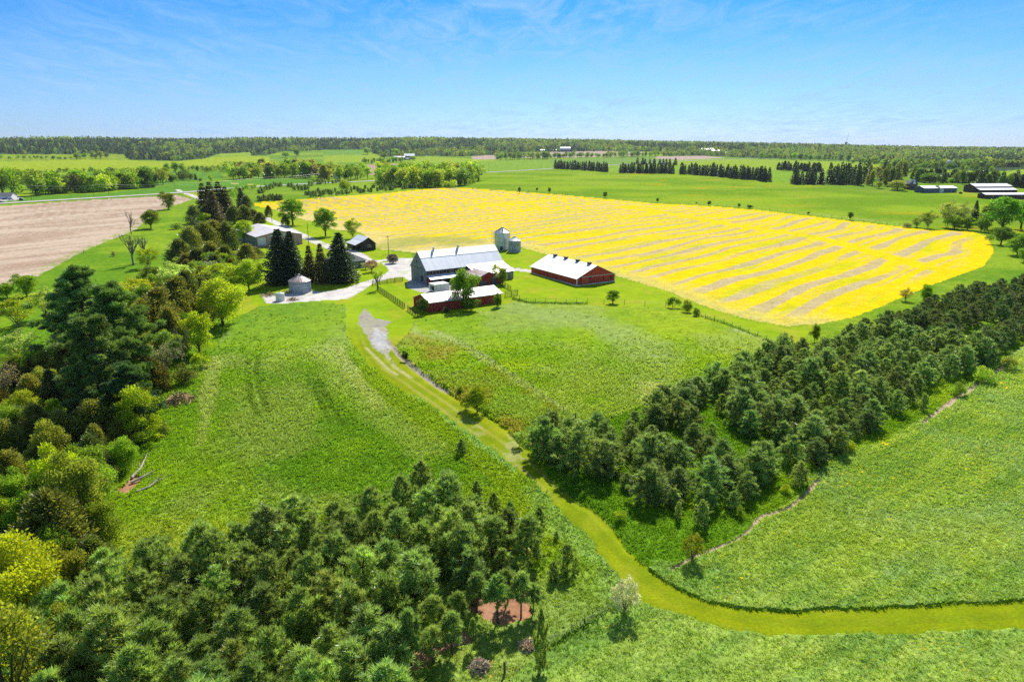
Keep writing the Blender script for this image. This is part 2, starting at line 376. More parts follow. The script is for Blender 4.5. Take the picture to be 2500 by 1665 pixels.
ZN = ['grassland', 'ploughed_field', 'road', 'flower_field', 'pasture', 'hayfield', 'grass_lane', 'lawn', 'gravel_yard', 'meadow', 'paddock', 'forest_floor', 'concrete_apron', 'bare_field', 'dirt_path']
ZI = {n: i for i, n in enumerate(ZN)}
zone = np.zeros(GX.shape, np.int16)
A = np.zeros(GX.shape + (3,)); tall = np.full(GX.shape, .12)
nA = fbm(GX / 45, GY / 45, 41, 4); nB = fbm(GX / 9, GY / 9, 43, 4); nC = fbm(GX / 2.4, GY / 2.4, 47, 3)
def c3(*c): return np.array(c)
def setc(m, c): A[m] = c
def blend(w, c):
    w = np.clip(w, 0, 1)[..., None]; A[:] = A * (1 - w) + np.array(c) * w
g1, g2 = c3(.11, .27, .022), c3(.21, .37, .03)
A[:] = g1 + (g2 - g1) * sstep(.35, .65, nA * .6 + nB * .4)[..., None]
far = sstep(500, 900, RR)[..., None]
A[:] = A * (1 - far) + (c3(.13, .28, .03) + (c3(.2, .36, .035) - c3(.13, .28, .03)) * sstep(.4, .6, fbm(GX / 180, GY / 180, 61, 3))[..., None]) * far
for poly, c, v in FIELDS:
    m = inpoly(poly, GPX, GPY)
    A[m] = np.array(c) * (1 + v * (nB[m] - .5) * 3)[:, None]
    tall[m] = .05
    if c[0] > .35 and c[2] > .15: zone[m] = ZI['bare_field']
# forest floor everywhere under the far forest
FORF = [(-700,386),(0,378),(290,377),(314,391),(436,394),(500,388),(534,377),(612,381),(657,379),(685,371),(820,367),(886,366),(940,384),(1010,383),(1050,381),(1103,383),(1174,381),(1210,390),(1271,374),(1360,372),(1464,371),(1620,372),(1620,381),(1746,382),(1815,386),(1900,388),(2060,392),(2149,400),(2196,412),(2300,415),(2431,420),(2500,414),(3300,400)]
fy = np.interp(GPX, [p[0] for p in FORF], [p[1] for p in FORF])
mf = (GPY < fy - .5) & (RR > 1300)
keep = np.zeros(GX.shape, bool)
for poly, c, v in FIELDS: keep |= inpoly(poly, GPX, GPY)
mf &= ~keep
zone[mf] = ZI['forest_floor']; A[mf] = c3(.04, .075, .022)
# pasture beyond the yellow field
m = inpoly(PASTURE, GPX, GPY); zone[m] = ZI['pasture']; tall[m] = .1
t = sstep(.35, .65, fbm(GX / 70, GY / 55, 71, 4)); A[m] = (c3(.15, .30, .02) + (c3(.23, .385, .03) - c3(.15, .30, .02)) * t[..., None])[m]
blend(m * .5 * sstep(.6, .75, fbm(GX / 110 + 4, GY / 25, 73, 3)), (.27, .36, .10))
blend(m * sstep(.66, .78, fbm(GX / 60 + 9, GY / 30, 79, 3)) * sstep(100, 200, GX) * .6, (.42, .36, .02))
# ploughed field
m = inpoly(PLOUGH); zone[m] = ZI['ploughed_field']; tall[m] = 0
ra = (GX * .55 + GY * .83); rb = (GX * .83 - GY * .55)
rw = fbm(rb / 14 + .9 * fbm(GX / 60, GY / 60, 82, 2) * 4, ra / 90, 81, 3)
pl = c3(.40, .285, .20) + (c3(.54, .42, .31) - c3(.40, .285, .20)) * sstep(.3, .7, rw * .7 + nB * .3)[..., None]
A[m] = pl[m]
rut = fbm(rb / 2.2, ra / 60, 83, 2); blend(m * .5 * sstep(.55, .75, rut), (.60, .48, .37)); blend(m * .5 * sstep(.62, .8, fbm(rb / 5, ra / 70, 85, 2)), (.33, .22, .15))
edge = pdist([(432,500),(372,520),(337,557),(260,590),(199,616),(153,641),(92,675),(40,690)])
blend(m * sstep(9, 1, edge) * sstep(.45, .6, nC) * .8, (.25, .34, .05))
# meadow, paddock, hay, lawns
m = inpoly(MEADOW); zone[m] = ZI['meadow']; tall[m] = .34
md = c3(.12, .285, .028) + (c3(.20, .37, .03) - c3(.12, .285, .028)) * sstep(.3, .7, nA * .5 + nB * .5)[..., None]
A[m] = md[m]
painted_sheen = sstep(.5, .68, fbm(GX / 22, GY / 22, 91, 4))
blend(m * painted_sheen * .65, (.235, .36, .14))  # silvery grass sheen painted into the albedo as paler patches
blend(m * sstep(.5, .75, fbm(GX / 16 + 7, GY / 16, 93, 3)) * sstep(115, 85, RR) * .6, (.27, .39, .02))
blend(m * sstep(150, 190, GY) * .25, (.11, .25, .04))
m2 = inpoly([(893,886),(940,932),(989,961),(1136,1057),(1250,1141),(1383,1270),(1330,1270),(1200,1180),(1090,1100),(1010,1060),(960,1000),(900,950),(860,900)])
blend(m2 * m * .4, (.26, .39, .03))
mp = inpoly(PADDOCK); zone[mp] = ZI['paddock']; tall[mp] = .3
pd = c3(.15, .33, .02) + (c3(.23, .40, .025) - c3(.15, .33, .02)) * sstep(.3, .7, nA * .5 + nB * .5)[..., None]
A[mp] = pd[mp]
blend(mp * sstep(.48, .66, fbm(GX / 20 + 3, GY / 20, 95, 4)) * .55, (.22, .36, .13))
dc = pdist([(1253,745),(1330,765),(1420,785),(1500,810),(1570,845),(1610,880),(1620,930),(1585,965)])
blend(mp * sstep(11, 2, dc + 8 * (nB - .5)) * .75, (.22, .37, .15))
blend(mp * sstep(190, 230, GY) * .2, (.17, .32, .06))
# the rough bank between the lane and the diagonal fence
bank = inpoly([(944,825),(1000,815),(1060,810),(1127,842),(1169,869),(1235,914),(1313,965),(1404,1034),(1400,1075),(1290,1090),(1193,1011),(1091,952),(992,882)])
blend(bank * .75 * sstep(.4, .6, nB), (.16, .27, .03)); blend(bank * sstep(.56, .7, nB) * .4, (.28, .27, .10)); tall[bank] = .4
for line, w, c, k in [
    ([(1060,812),(1127,842),(1169,869),(1235,914),(1313,965),(1375,1000)], 1.2, (.26, .40, .19), .8),
    ([(1000,790),(1020,820),(1075,830),(1120,842)], 1.3, (.26, .40, .19), .5),
    ([(820,850),(838,880),(870,935),(905,970),(925,998)], 1.4, (.33, .44, .30), .8),
    ([(800,852),(815,900),(850,945),(930,1015),(1000,1060),(1030,1100)], 3.0, (.26, .40, .15), .6),
    ([(990,955),(1020,972),(1035,982)], 1.1, (.22, .42, .24), .9),
    ([(1050,990),(1100,1030),(1150,1065),(1210,1110),(1255,1150)], .8, (.22, .42, .22), .8),
    ([(1330,1205),(1380,1270),(1430,1330),(1480,1395),(1520,1440)], 2.4, (.22, .40, .16), .7),
    ([(520,880),(512,950),(508,1000),(500,1040),(490,1090)], 1.3, (.28, .40, .20), .7),
    ([(1810,810),(1850,825),(1880,840),(1910,850)], 1.5, (.28, .42, .22), .8),
    ([(1590,945),(1583,965),(1590,985)], 2.2, (.32, .46, .28), .8)]:
    d = pdist(line); blend(sstep(w * 1.6, w * .5, d + (nB - .5) * w * 2.2) * k, c)
for line in ([(608,880),(600,910),(612,980),(632,1020)], [(628,870),(626,915),(645,990),(655,1010)], [(757,930),(790,1000),(810,1040)], [(775,930),(815,1005),(835,1040)], [(575,850),(600,862),(640,858)]):
    d = pdist(line); blend(sstep(.9, .3, d) * (.25 + .5 * nC), (.07, .17, .02)); tall[d < .8] = .1
# hay
mh = inpoly(HAY1) | inpoly(HAY2); zone[mh] = ZI['hayfield']; tall[mh] = .30
ha = GX * .80 + GY * .60; hb = -GX * .60 + GY * .80
row = fbm(ha / 20, hb / 1.5, 101, 3)
hy = c3(.15, .285, .055) + (c3(.26, .385, .075) - c3(.15, .285, .055)) * sstep(.3, .7, row * .45 + nB * .35 + nA * .2)[..., None]
A[mh] = hy[mh]
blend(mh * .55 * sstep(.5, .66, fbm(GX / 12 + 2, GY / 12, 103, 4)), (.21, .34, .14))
blend(mh * .3 * sstep(.52, .66, fbm(GX / 26 + 5, GY / 26, 105, 3)), (.28, .38, .04))
dots = vnoise(GX / .22, GY / .22, 107); blend(mh * sstep(.88, .94, dots) * sstep(.50, .66, fbm(GX / 9 + 1, GY / 9, 109, 3)) * .8, (.60, .54, .03))
dotm = vnoise(GX / .25, GY / .25, 111); blend(m * sstep(.90, .95, dotm) * sstep(.5, .6, nA) * sstep(120, 85, RR) * .8, (.70, .55, .02))
# strip of bank grass between pines and hay
for poly in (LAWN, LAWN2):
    ml = inpoly(poly); zone[ml] = ZI['lawn']; tall[ml] = .03
    lw = c3(.20, .37, .02) + (c3(.28, .43, .03) - c3(.20, .37, .02)) * sstep(.3, .7, nA * .4 + nB * .6)[..., None]
    A[ml] = lw[ml]
    st = np.sin((GX * .88 + GY * .47) / .9); blend(ml * .22 * (st > 0), (.30, .45, .03))
blend((zone == ZI['lawn']) * sstep(.58, .72, fbm(GX / 7 + 4, GY / 7, 113, 3)) * .5, (.36, .37, .09))
# yellow field
my = inpoly(YELLOW); zone[my] = ZI['flower_field']; tall[my] = .08
YW = np.array([gpt(*p) for p in YELLOW]); ed = pdist([tuple(p) for p in np.vstack([YW, YW[:1]])], world=True, reach=40)
s_ = GX * math.cos(math.radians(48)) + GY * math.sin(math.radians(48)); d_ = -GX * math.sin(math.radians(48)) + GY * math.cos(math.radians(48))
head = [(1500,505),(1640,522),(1800,552),(1960,574),(2060,596),(2150,622),(2260,652),(2345,668)]
hd = pdist(head)
HW = np.array([gpt(*p) for p in head]); side = np.interp(GX, HW[:, 0], HW[:, 1]) < GY
dw = d_ + 9.0 * (fbm(GX / 60, GY / 60, 121, 3) - .5) + np.where(side, 26 * (fbm(GX / 120, GY / 120, 123, 2) - .5), 0) + np.where(side, 7, 0)
per = np.where(side, 15.0, 13.0)
ph = dw / per
bid = np.floor(ph); frac = ph - bid
amp = vnoise(bid * 3.7 + .5, s_ / 75 + bid * 9.1, 127)
wid = .10 + .17 * vnoise(bid * 5.1, s_ / 42 + bid * 3.3, 129)
cen = np.abs(frac - .5 + .3 * (vnoise(bid * 2.3, s_ / 45, 131) - .5))
brown = sstep(wid + .05, wid - .05, cen + .12 * (fbm(s_ / 14, d_ / 1.6, 133, 3) - .5)) * sstep(.10, .34, amp + .2 * (fbm(s_ / 9, d_ / 1.2, 135, 3) - .5))
fine = sstep(.54, .70, fbm(s_ / 30, d_ / 1.1, 137, 3)) * .35
f2 = np.abs((ph * 2 + .25) % 1 - .5); thin = sstep(.16, .06, f2 + .10 * (fbm(s_ / 14, d_ / 1.6, 143, 3) - .5)) * sstep(.45, .7, vnoise(np.floor(ph * 2 + .25) * 4.3, s_ / 50, 145)) * .6
brown = np.clip(np.maximum(brown, thin) + fine * sstep(.35, .6, nA), 0, 1) * sstep(5, 13, ed) * sstep(4, 8, hd)
ylw = c3(.80, .57, .003) + (c3(.72, .54, .004) - c3(.80, .57, .003)) * sstep(.35, .65, nB)[..., None]
ylw = ylw + (c3(.42, .50, .012) - ylw) * (sstep(.56, .74, fbm(s_ / 40, d_ / 6, 139, 3)) * .55)[..., None]
soil = c3(.38, .30, .15) + (c3(.55, .45, .28) - c3(.38, .30, .15)) * nC[..., None]
yc = ylw + (soil - ylw) * (brown * (.75 + .25 * nC))[..., None]
A[my] = yc[my]
tan = pdist([(671,515),(763,543),(817,564),(880,570),(925,611),(1005,619),(1100,606),(1200,600)])
blend(my * sstep(26, 6, tan + 22 * (nB - .5)) * .8, (.60, .50, .22)); 
grn = pdist([(950,600),(1005,590),(1060,585),(1100,590)]); blend(my * sstep(26, 6, grn + 30 * (nB - .5)) * .85, (.36, .36, .08))
tan2 = pdist([(1274,606),(1332,624),(1420,650),(1505,676),(1560,692),(1640,717),(1700,742),(1768,765),(1846,787),(1921,799),(1999,793)])
blend(my * sstep(12, 2, tan2 + 12 * (nB - .5)) * .75 * (.5 + nC), (.46, .42, .12))
blend(my * sstep(20, 8, tan2 + 14 * (nB - .5)) * .3, (.62, .55, .16))
dk = vnoise(GX / .8, GY / .8, 141); blend(my * sstep(.84, .92, dk) * .35 * sstep(22, 5, tan2), (.15, .13, .05))
# lane
ml = inpoly(LANE); zone[ml] = ZI['grass_lane']; tall[ml] = 0
ln = c3(.195, .265, .006) + (c3(.265, .315, .007) - c3(.195, .265, .006)) * sstep(.3, .7, nB * .6 + nC * .4)[..., None]
A[ml] = ln[ml]
mid = [(880,760),(885,800),(905,850),(950,900),(1010,940),(1075,985),(1150,1040),(1230,1095),(1290,1140),(1350,1195),(1405,1240),(1460,1290),(1505,1340),(1545,1390),(1590,1430),(1640,1463),(1710,1485),(1800,1508),(1900,1521),(2030,1521),(2180,1516),(2350,1508),(2500,1502),(3000,1480)]
dm = pdist(mid)
sw = np.sin(dm * 3.2 + 2 * nA); blend(ml * .35 * sstep(-.2, .6, sw), (.155, .225, .010))
tr = np.abs(dm - 1.15); blend(ml * sstep(.55, .15, tr) * sstep(.42, .62, nB + .1) * sstep(250, 120, GY) * sstep(82, 98, GY) * .45, (.40, .35, .12))
blend(ml * sstep(.58, .70, fbm(GX / 3, GY / 3, 151, 4)) * sstep(90, 100, GY) * sstep(130, 110, GY) * .45, (.46, .42, .20))
blend(ml * sstep(.60, .74, fbm(GX / 6, GY / 6, 153, 3)) * .35, (.32, .33, .02))
mq = inpoly(PATCH); blend(mq * (.65 + .35 * nC), (.40, .36, .30)); zone[mq] = ZI['dirt_path']; tall[mq] = 0
blend(mq * sstep(.5, .7, nC) * .6, (.30, .27, .24)); blend(inpoly([(915,800),(945,815),(953,850),(925,855),(905,830)]) * .6, (.48, .48, .50))
for line, w, c, k in [([(945,830),(975,868),(1005,893),(1040,921),(1070,945),(1092,955)], .7, (.36, .30, .24), .85),
                      ([(895,850),(920,875),(950,903),(970,915)], .45, (.50, .45, .24), .6),
                      ([(958,890),(985,910),(1003,922)], .45, (.50, .45, .24), .6)]:
    d = pdist(line); mm = d < w * (.6 + .8 * nC); zone[mm] = ZI['dirt_path']; blend(sstep(w * 1.4, w * .5, d) * k, c)
# dirt path beside the hay and bare ground under the pines
hp = [(1640,1392),(1700,1358),(1760,1335),(1800,1318),(1825,1300),(1850,1270),(1870,1258),(1915,1248),(1950,1225),(1975,1200),(1995,1175)]
d = pdist(hp); mm = d < .42 * (.2 + 1.5 * nB); zone[mm] = ZI['dirt_path']; tall[mm] = 0; A[mm] = c3(.42, .33, .21)
d = pdist([(2250,1035),(2290,1005),(2340,970),(2380,945),(2420,920),(2450,895)]); mm = d < .6 * (.1 + 1.5 * nB); zone[mm] = ZI['dirt_path']; tall[mm] = 0; A[mm] = c3(.48, .36, .26)
for poly in ([(1140,1450),(1280,1440),(1300,1500),(1240,1530),(1180,1520),(1130,1490)], [(1000,1600),(1080,1570),(1140,1540),(1150,1570),(1080,1600),(1030,1640),(1000,1670),(960,1700),(940,1660)], [(285,1200),(330,1160),(350,1170),(310,1210)]):
    mm = inpoly(poly); zone[mm] = ZI['dirt_path']; tall[mm] = .02; A[mm] = (c3(.34, .16, .085) + (c3(.46, .26, .16) - c3(.34, .16, .085)) * nC[..., None])[mm]
# gravel, drive, apron, road
mg = inpoly(GRAVEL, (GPX + JX) / 2, (GPY + JY) / 2)
drive = [(430,463),(470,478),(520,497),(600,520),(645,531),(690,552),(721,567),(770,590),(817,609),(860,622),(900,640)]
mg |= pdist(drive) < 2.9
mg |= pdist([(925,637),(965,633),(1010,632),(1060,640)]) < 2.3
mg |= pdist([(1200,642),(1240,655),(1275,660),(1305,664)]) < 2.6 + 1.5 * (nB - .5)
zone[mg] = ZI['gravel_yard']; tall[mg] = 0
gv = c3(.56, .52, .48) + (c3(.70, .66, .61) - c3(.56, .52, .48)) * sstep(.3, .7, nB * .5 + nC * .5)[..., None]
A[mg] = gv[mg]; blend(mg * sstep(.62, .74, fbm(GX / 6 + 9, GY / 3, 161, 3)) * .5, (.36, .31, .26)); blend(mg * sstep(.68, .8, nB) * .5, (.33, .38, .12))
lt = ml & (zone == ZI['grass_lane']) & (GY > 165); wl_ = sstep(165, 205, GY) * lt; A[:] = A * (1 - wl_[..., None]) + np.clip(lw * np.array([1.06, .97, .5]), 0, 1) * wl_[..., None]
ma = inpoly(APRON, GPX, GPY); zone[ma] = ZI['concrete_apron']; tall[ma] = 0; A[ma] = (c3(.42, .40, .38) + (c3(.55, .52, .49) - c3(.42, .40, .38)) * nB[..., None])[ma]
roadl = [(-700,516),(-300,510),(0,498),(200,486),(392,474.5),(487,467.6),(559,461),(633,456),(758,449),(905,443),(1040,433),(1182,422),(1352,412),(1471,405),(1533,402),(1621,396),(1737,391),(1850,388),(2000,385)]
dr = pdist(roadl, reach=30); mm = (dr > 5) & (dr < 11); blend(mm * .6, (.12, .24, .03)); tall[dr < 8] = 0
mm = inpoly([(8,492),(60,487),(48,480),(-60,484),(-60,496)], GPX, GPY); zone[mm] = ZI['gravel_yard']; A[mm] = c3(.45, .43, .42)
d = pdist([(556,448),(600,450),(632,453)]); mm = d < 3; A[mm] = c3(.5, .47, .28)
gm = np.isin(zone, [ZI[k] for k in ('grassland', 'pasture', 'hayfield', 'meadow', 'paddock', 'lawn')])
A[gm] *= np.array([1.12, 1.0, .62])
for k_, f_ in (('hayfield', (1.10, 1.10, 1.6)), ('meadow', (1.05, .98, 1.0)), ('paddock', (1.12, .98, 1.0)), ('pasture', (.92, .92, .6)), ('grassland', (1.0, .94, .8)), ('lawn', (.95, .94, .6))):
    A[zone == ZI[k_]] *= np.array(f_)
# bed heights
hn = fbm(GX / .55, GY / .55, 171, 3); hn2 = fbm(GX / 2.6, GY / 2.6, 173, 3)
nf = sstep(330, 160, RR)
GZ2 = GZ + tall * (.55 + .5 * hn * 1.6 * nf + .6 * (hn2 - .5)) - .06 * 0
soilr = (zone == ZI['ploughed_field']) | (zone == ZI['dirt_path']); GZ2 = GZ2 + soilr * .08 * (nC - .5)
d = pdist([(956,840),(992,885),(1040,921),(1091,955),(1193,1014),(1244,1050),(1301,1106),(1352,1177),(1399,1218),(1454,1248),(1500,1293),(1542,1344)])
GZ2 -= .35 * sstep(1.6, .2, d)
ZMAT = {'ploughed_field': 'soilbed', 'road': 'gravelbed', 'flower_field': 'cropbed', 'pasture': 'cropbed', 'grass_lane': 'lawnbed', 'lawn': 'lawnbed', 'gravel_yard': 'gravelbed', 'concrete_apron': 'gravelbed', 'bare_field': 'soilbed', 'dirt_path': 'soilbed'}
nr, nc = GX.shape
idx = np.arange(nr * nc).reshape(nr, nc)
quads = np.stack([idx[:-1, :-1], idx[:-1, 1:], idx[1:, 1:], idx[1:, :-1]], -1).reshape(-1, 4)
zq = zone[:-1, :-1].ravel()
PV = np.stack([GX, GY, GZ2], -1).reshape(-1, 3); PC = A.reshape(-1, 3)
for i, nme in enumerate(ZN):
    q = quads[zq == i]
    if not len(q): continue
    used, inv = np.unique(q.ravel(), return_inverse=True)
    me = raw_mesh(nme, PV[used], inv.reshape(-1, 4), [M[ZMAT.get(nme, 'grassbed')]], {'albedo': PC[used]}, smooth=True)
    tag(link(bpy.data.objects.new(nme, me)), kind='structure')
# skirt: the land on both sides and behind the camera
def skirt():
    V = []; Fc = []
    rows = list(range(0, nr, 10)) + [nr - 1]
    fac = [1.0, 1.25, 1.7, 2.4, 3.5]
    for sgn, cidx in ((-1, 0), (1, nc - 1)):
        base = len(V)
        for r in rows:
            for j, f in enumerate(fac):
                x = US[cidx] * f * YS[r]; V.append((x, YS[r], float(GZ2[r, cidx]) if j == 0 else float(hgt(x, YS[r]))))
        n = len(fac)
        for a in range(len(rows) - 1):
            for j in range(n - 1):
                q = (base + a * n + j, base + a * n + j + 1, base + (a + 1) * n + j + 1, base + (a + 1) * n + j)
                Fc.append(q if sgn > 0 else q[::-1])
    y0 = YS[0]; b = len(V); xs = np.linspace(-6000, 6000, 40)
    for y in (y0, -50, -400, -6000):
        for x in xs: V.append((x, y, -.25))
    for a in range(3):
        for j in range(39): Fc.append((b + a * 40 + j, b + (a + 1) * 40 + j, b + (a + 1) * 40 + j + 1, b + a * 40 + j + 1))
    V = np.array(V)
    c = c3(.13, .28, .03) + (c3(.19, .36, .03) - c3(.13, .28, .03)) * fbm(V[:, 0] / 60, V[:, 1] / 60, 5)[:, None]
    me = raw_mesh('land', V, Fc, [M['grassbed']], {'albedo': c}, smooth=True)
    tag(link(bpy.data.objects.new('land', me)), kind='structure')
skirt()
def shade_at(x, y):
    """ground colour at world points (nearest grid vertex)"""
    r = np.clip(np.searchsorted(YS, y), 0, nr - 1); c = np.clip(np.round((x / y - US[0]) / (US[1] - US[0])).astype(int), 0, nc - 1)
    return A[r, c], zone[r, c], GZ2[r, c]
# ------------------------------------------------------------------ grass tufts
def tufts(n, name, zones, ymin, ymax, size, label):
    px = RNG.uniform(-60, 2560, n * 3); y = ymin + (ymax - ymin) * RNG.random(n * 3) ** .85
    x = (px - 1250) / F * (y * CP + H * SP)
    c, z, gz = shade_at(x, y)
    ok = np.isin(z, [ZI[k] for k in zones])
    ok &= RNG.random(len(x)) < (.25 + .9 * fbm(x / 1.5, y / 1.5, 201, 2)) * sstep(ymax, 85, y)
    x, y, c, gz = [a[ok][:n] for a in (x, y, c, gz)]
    n = len(x); k = 5
    s = size * (.6 + .8 * RNG.random(n)) * np.clip(y / 75, .8, 2.0)
    lean = RNG.normal(0, .2, (n, 1, 2)) + np.array([.2, -.1])
    ang = RNG.random((n, k)) * 2 * PI
    d = np.stack([np.cos(ang), np.sin(ang)], -1)
    base = np.stack([x, y], -1)[:, None, :] + d * s[:, None, None] * .18
    side = np.stack([-d[..., 1], d[..., 0]], -1) * s[:, None, None] * .13
    tip = base + (d * (.25 + .55 * RNG.random((n, k, 1))) + lean) * s[:, None, None]
    hz = s[:, None] * (.55 + .5 * RNG.random((n, k)))
    zb = np.repeat((gz - .05)[:, None], k, 1)
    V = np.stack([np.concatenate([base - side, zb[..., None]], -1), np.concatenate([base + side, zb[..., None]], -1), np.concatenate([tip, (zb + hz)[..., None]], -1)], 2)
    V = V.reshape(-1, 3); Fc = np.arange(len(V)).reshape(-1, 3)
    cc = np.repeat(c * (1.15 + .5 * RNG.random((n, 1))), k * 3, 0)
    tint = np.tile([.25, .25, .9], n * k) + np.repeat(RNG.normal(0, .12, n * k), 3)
    me = raw_mesh(name, V, Fc, [M['blade']], {'albedo': cc, 'tint': tint})
    tag(link(bpy.data.objects.new(name, me)), label, 'grass', kind='stuff')
tufts(200000, 'grass', ['hayfield', 'meadow', 'paddock', 'grassland'], 47, 190, .34, 'long uneven grass growing over the near meadow, hayfield and paddock')

def weeds():
    """dark broad-leaved clumps scattered through the meadow and the paddock"""
    n = 2600; px = RNG.uniform(150, 2200, n * 4); y = 70 + 150 * RNG.random(n * 4); x = (px - 1250) / F * (y * CP + H * SP)
    c, z, gz = shade_at(x, y); ok = np.isin(z, [ZI['meadow'], ZI['paddock']]) & (RNG.random(len(x)) < sstep(.42, .66, fbm(x / 11, y / 11, 211, 3)) * np.where(z == ZI['paddock'], .25, 1))
    x, y, c, gz = [a[ok][:n] for a in (x, y, c, gz)]; n = len(x); k = 14; s = RNG.uniform(.25, .6, n)
    d = RNG.normal(0, 1, (n, k, 3)); d /= np.linalg.norm(d, axis=-1, keepdims=True); d[..., 2] = np.abs(d[..., 2])
    P = np.stack([x, y, gz], -1)[:, None] + d * s[:, None, None] * [.8, .8, .75] * RNG.uniform(.4, 1, (n, k, 1)); P = P.reshape(-1, 3)
    a = RNG.normal(0, 1, P.shape); a /= np.linalg.norm(a, axis=-1, keepdims=True); b = np.cross(a, RNG.normal(0, 1, P.shape)); b /= np.linalg.norm(b, axis=-1, keepdims=True); L = np.repeat(s, k)[:, None] * .55
    V = np.stack([P - a * L * .5, P + b * L * .5, P + a * L * .5], 1).reshape(-1, 3)
    cc = np.repeat(c * [.55, .72, .7], k * 3, 0); t = np.clip(.5 + RNG.normal(0, .2, n * k), 0, 1.1)
    me = raw_mesh('meadow_weeds', V, np.arange(len(V)).reshape(-1, 3), [M['blade']], {'albedo': cc, 'tint': np.repeat(t, 3)})
    tag(link(bpy.data.objects.new('meadow_weeds', me)), 'dark weed clumps dotted through the meadow and paddock', 'weeds', kind='stuff')
weeds()

def road():
    """the country road: a gravel-edged strip laid on the land"""
    w = np.array([gpt(*q) for q in roadl]); seg = np.hypot(*(w[1:] - w[:-1]).T); cum = np.r_[0, np.cumsum(seg)]; s = np.arange(0, cum[-1], 8.0)
    C = np.stack([np.interp(s, cum, w[:, k]) for k in range(2)], -1)
    for _ in range(3): C[1:-1] = (C[:-2] + C[1:-1] * 2 + C[2:]) / 4
    T = np.gradient(C, axis=0); T /= np.linalg.norm(T, axis=1, keepdims=True); Nn = np.stack([-T[:, 1], T[:, 0]], -1)
    offs = [-6.5, -3.6, -3.4, 0, 3.4, 3.6, 6.5]; colr = [(.50,.47,.42), (.58,.55,.50), (.48,.48,.48), (.52,.52,.52), (.48,.48,.48), (.58,.55,.50), (.50,.47,.42)]
    V = np.concatenate([np.c_[C + Nn * o, hgt(*(C + Nn * o).T) + .55 - .02 * abs(o)] for o in offs]); n = len(C); Cc = np.repeat(np.array(colr), n, 0)
    Fc = [(a * n + i, a * n + i + 1, (a + 1) * n + i + 1, (a + 1) * n + i) for a in range(len(offs) - 1) for i in range(n - 1)]
    tag(link(bpy.data.objects.new('road', raw_mesh('road', V, Fc, [M['gravelbed']], {'albedo': Cc}, smooth=True))), kind='structure')
road()
# ------------------------------------------------------------------ plants: leaf meshes
def unit(a): return a / np.maximum(np.linalg.norm(a, axis=-1, keepdims=True), 1e-9)
def rdir(n, up=0.0):
    v = RNG.normal(0, 1, (n, 3)); v[:, 2] += up; return unit(v)
def cards(P, axis, L, W, tint, curl=.0):
    """one leaf (a kite of 4 points) per row: from P along axis, length L, width W"""
    n = len(P); r = rdir(n); s = unit(np.cross(axis, r)); L = np.broadcast_to(L, (n,))[:, None]; W = np.broadcast_to(W, (n,))[:, None]
    V = np.stack([P, P + axis * L * .5 + s * W * .5, P + axis * L, P + axis * L * .5 - s * W * .5], 1).reshape(-1, 3)
    return V, np.repeat(tint, 4)
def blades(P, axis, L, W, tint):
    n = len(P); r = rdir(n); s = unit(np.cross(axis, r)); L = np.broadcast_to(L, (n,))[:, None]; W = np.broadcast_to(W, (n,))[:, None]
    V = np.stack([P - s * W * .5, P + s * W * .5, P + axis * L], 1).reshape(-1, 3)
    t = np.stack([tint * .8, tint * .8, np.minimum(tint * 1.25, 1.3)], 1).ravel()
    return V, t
def leafmesh(name, parts, k, mat):
    V = np.concatenate([p[0] for p in parts]); t = np.concatenate([p[1] for p in parts])
    return raw_mesh(name, V, np.arange(len(V)).reshape(-1, k), [M[mat]], {'tint': t})
def trunkmesh(tubes, mat='bark'):
    b = MB()
    for pts, rad, n in tubes: b.tube(pts, rad, n)
    return b.mesh('trunk', M[mat])
PROTO = {}
def proto(key, h, w, crown, trunk): PROTO.setdefault(key, []).append((h, w, crown, trunk))
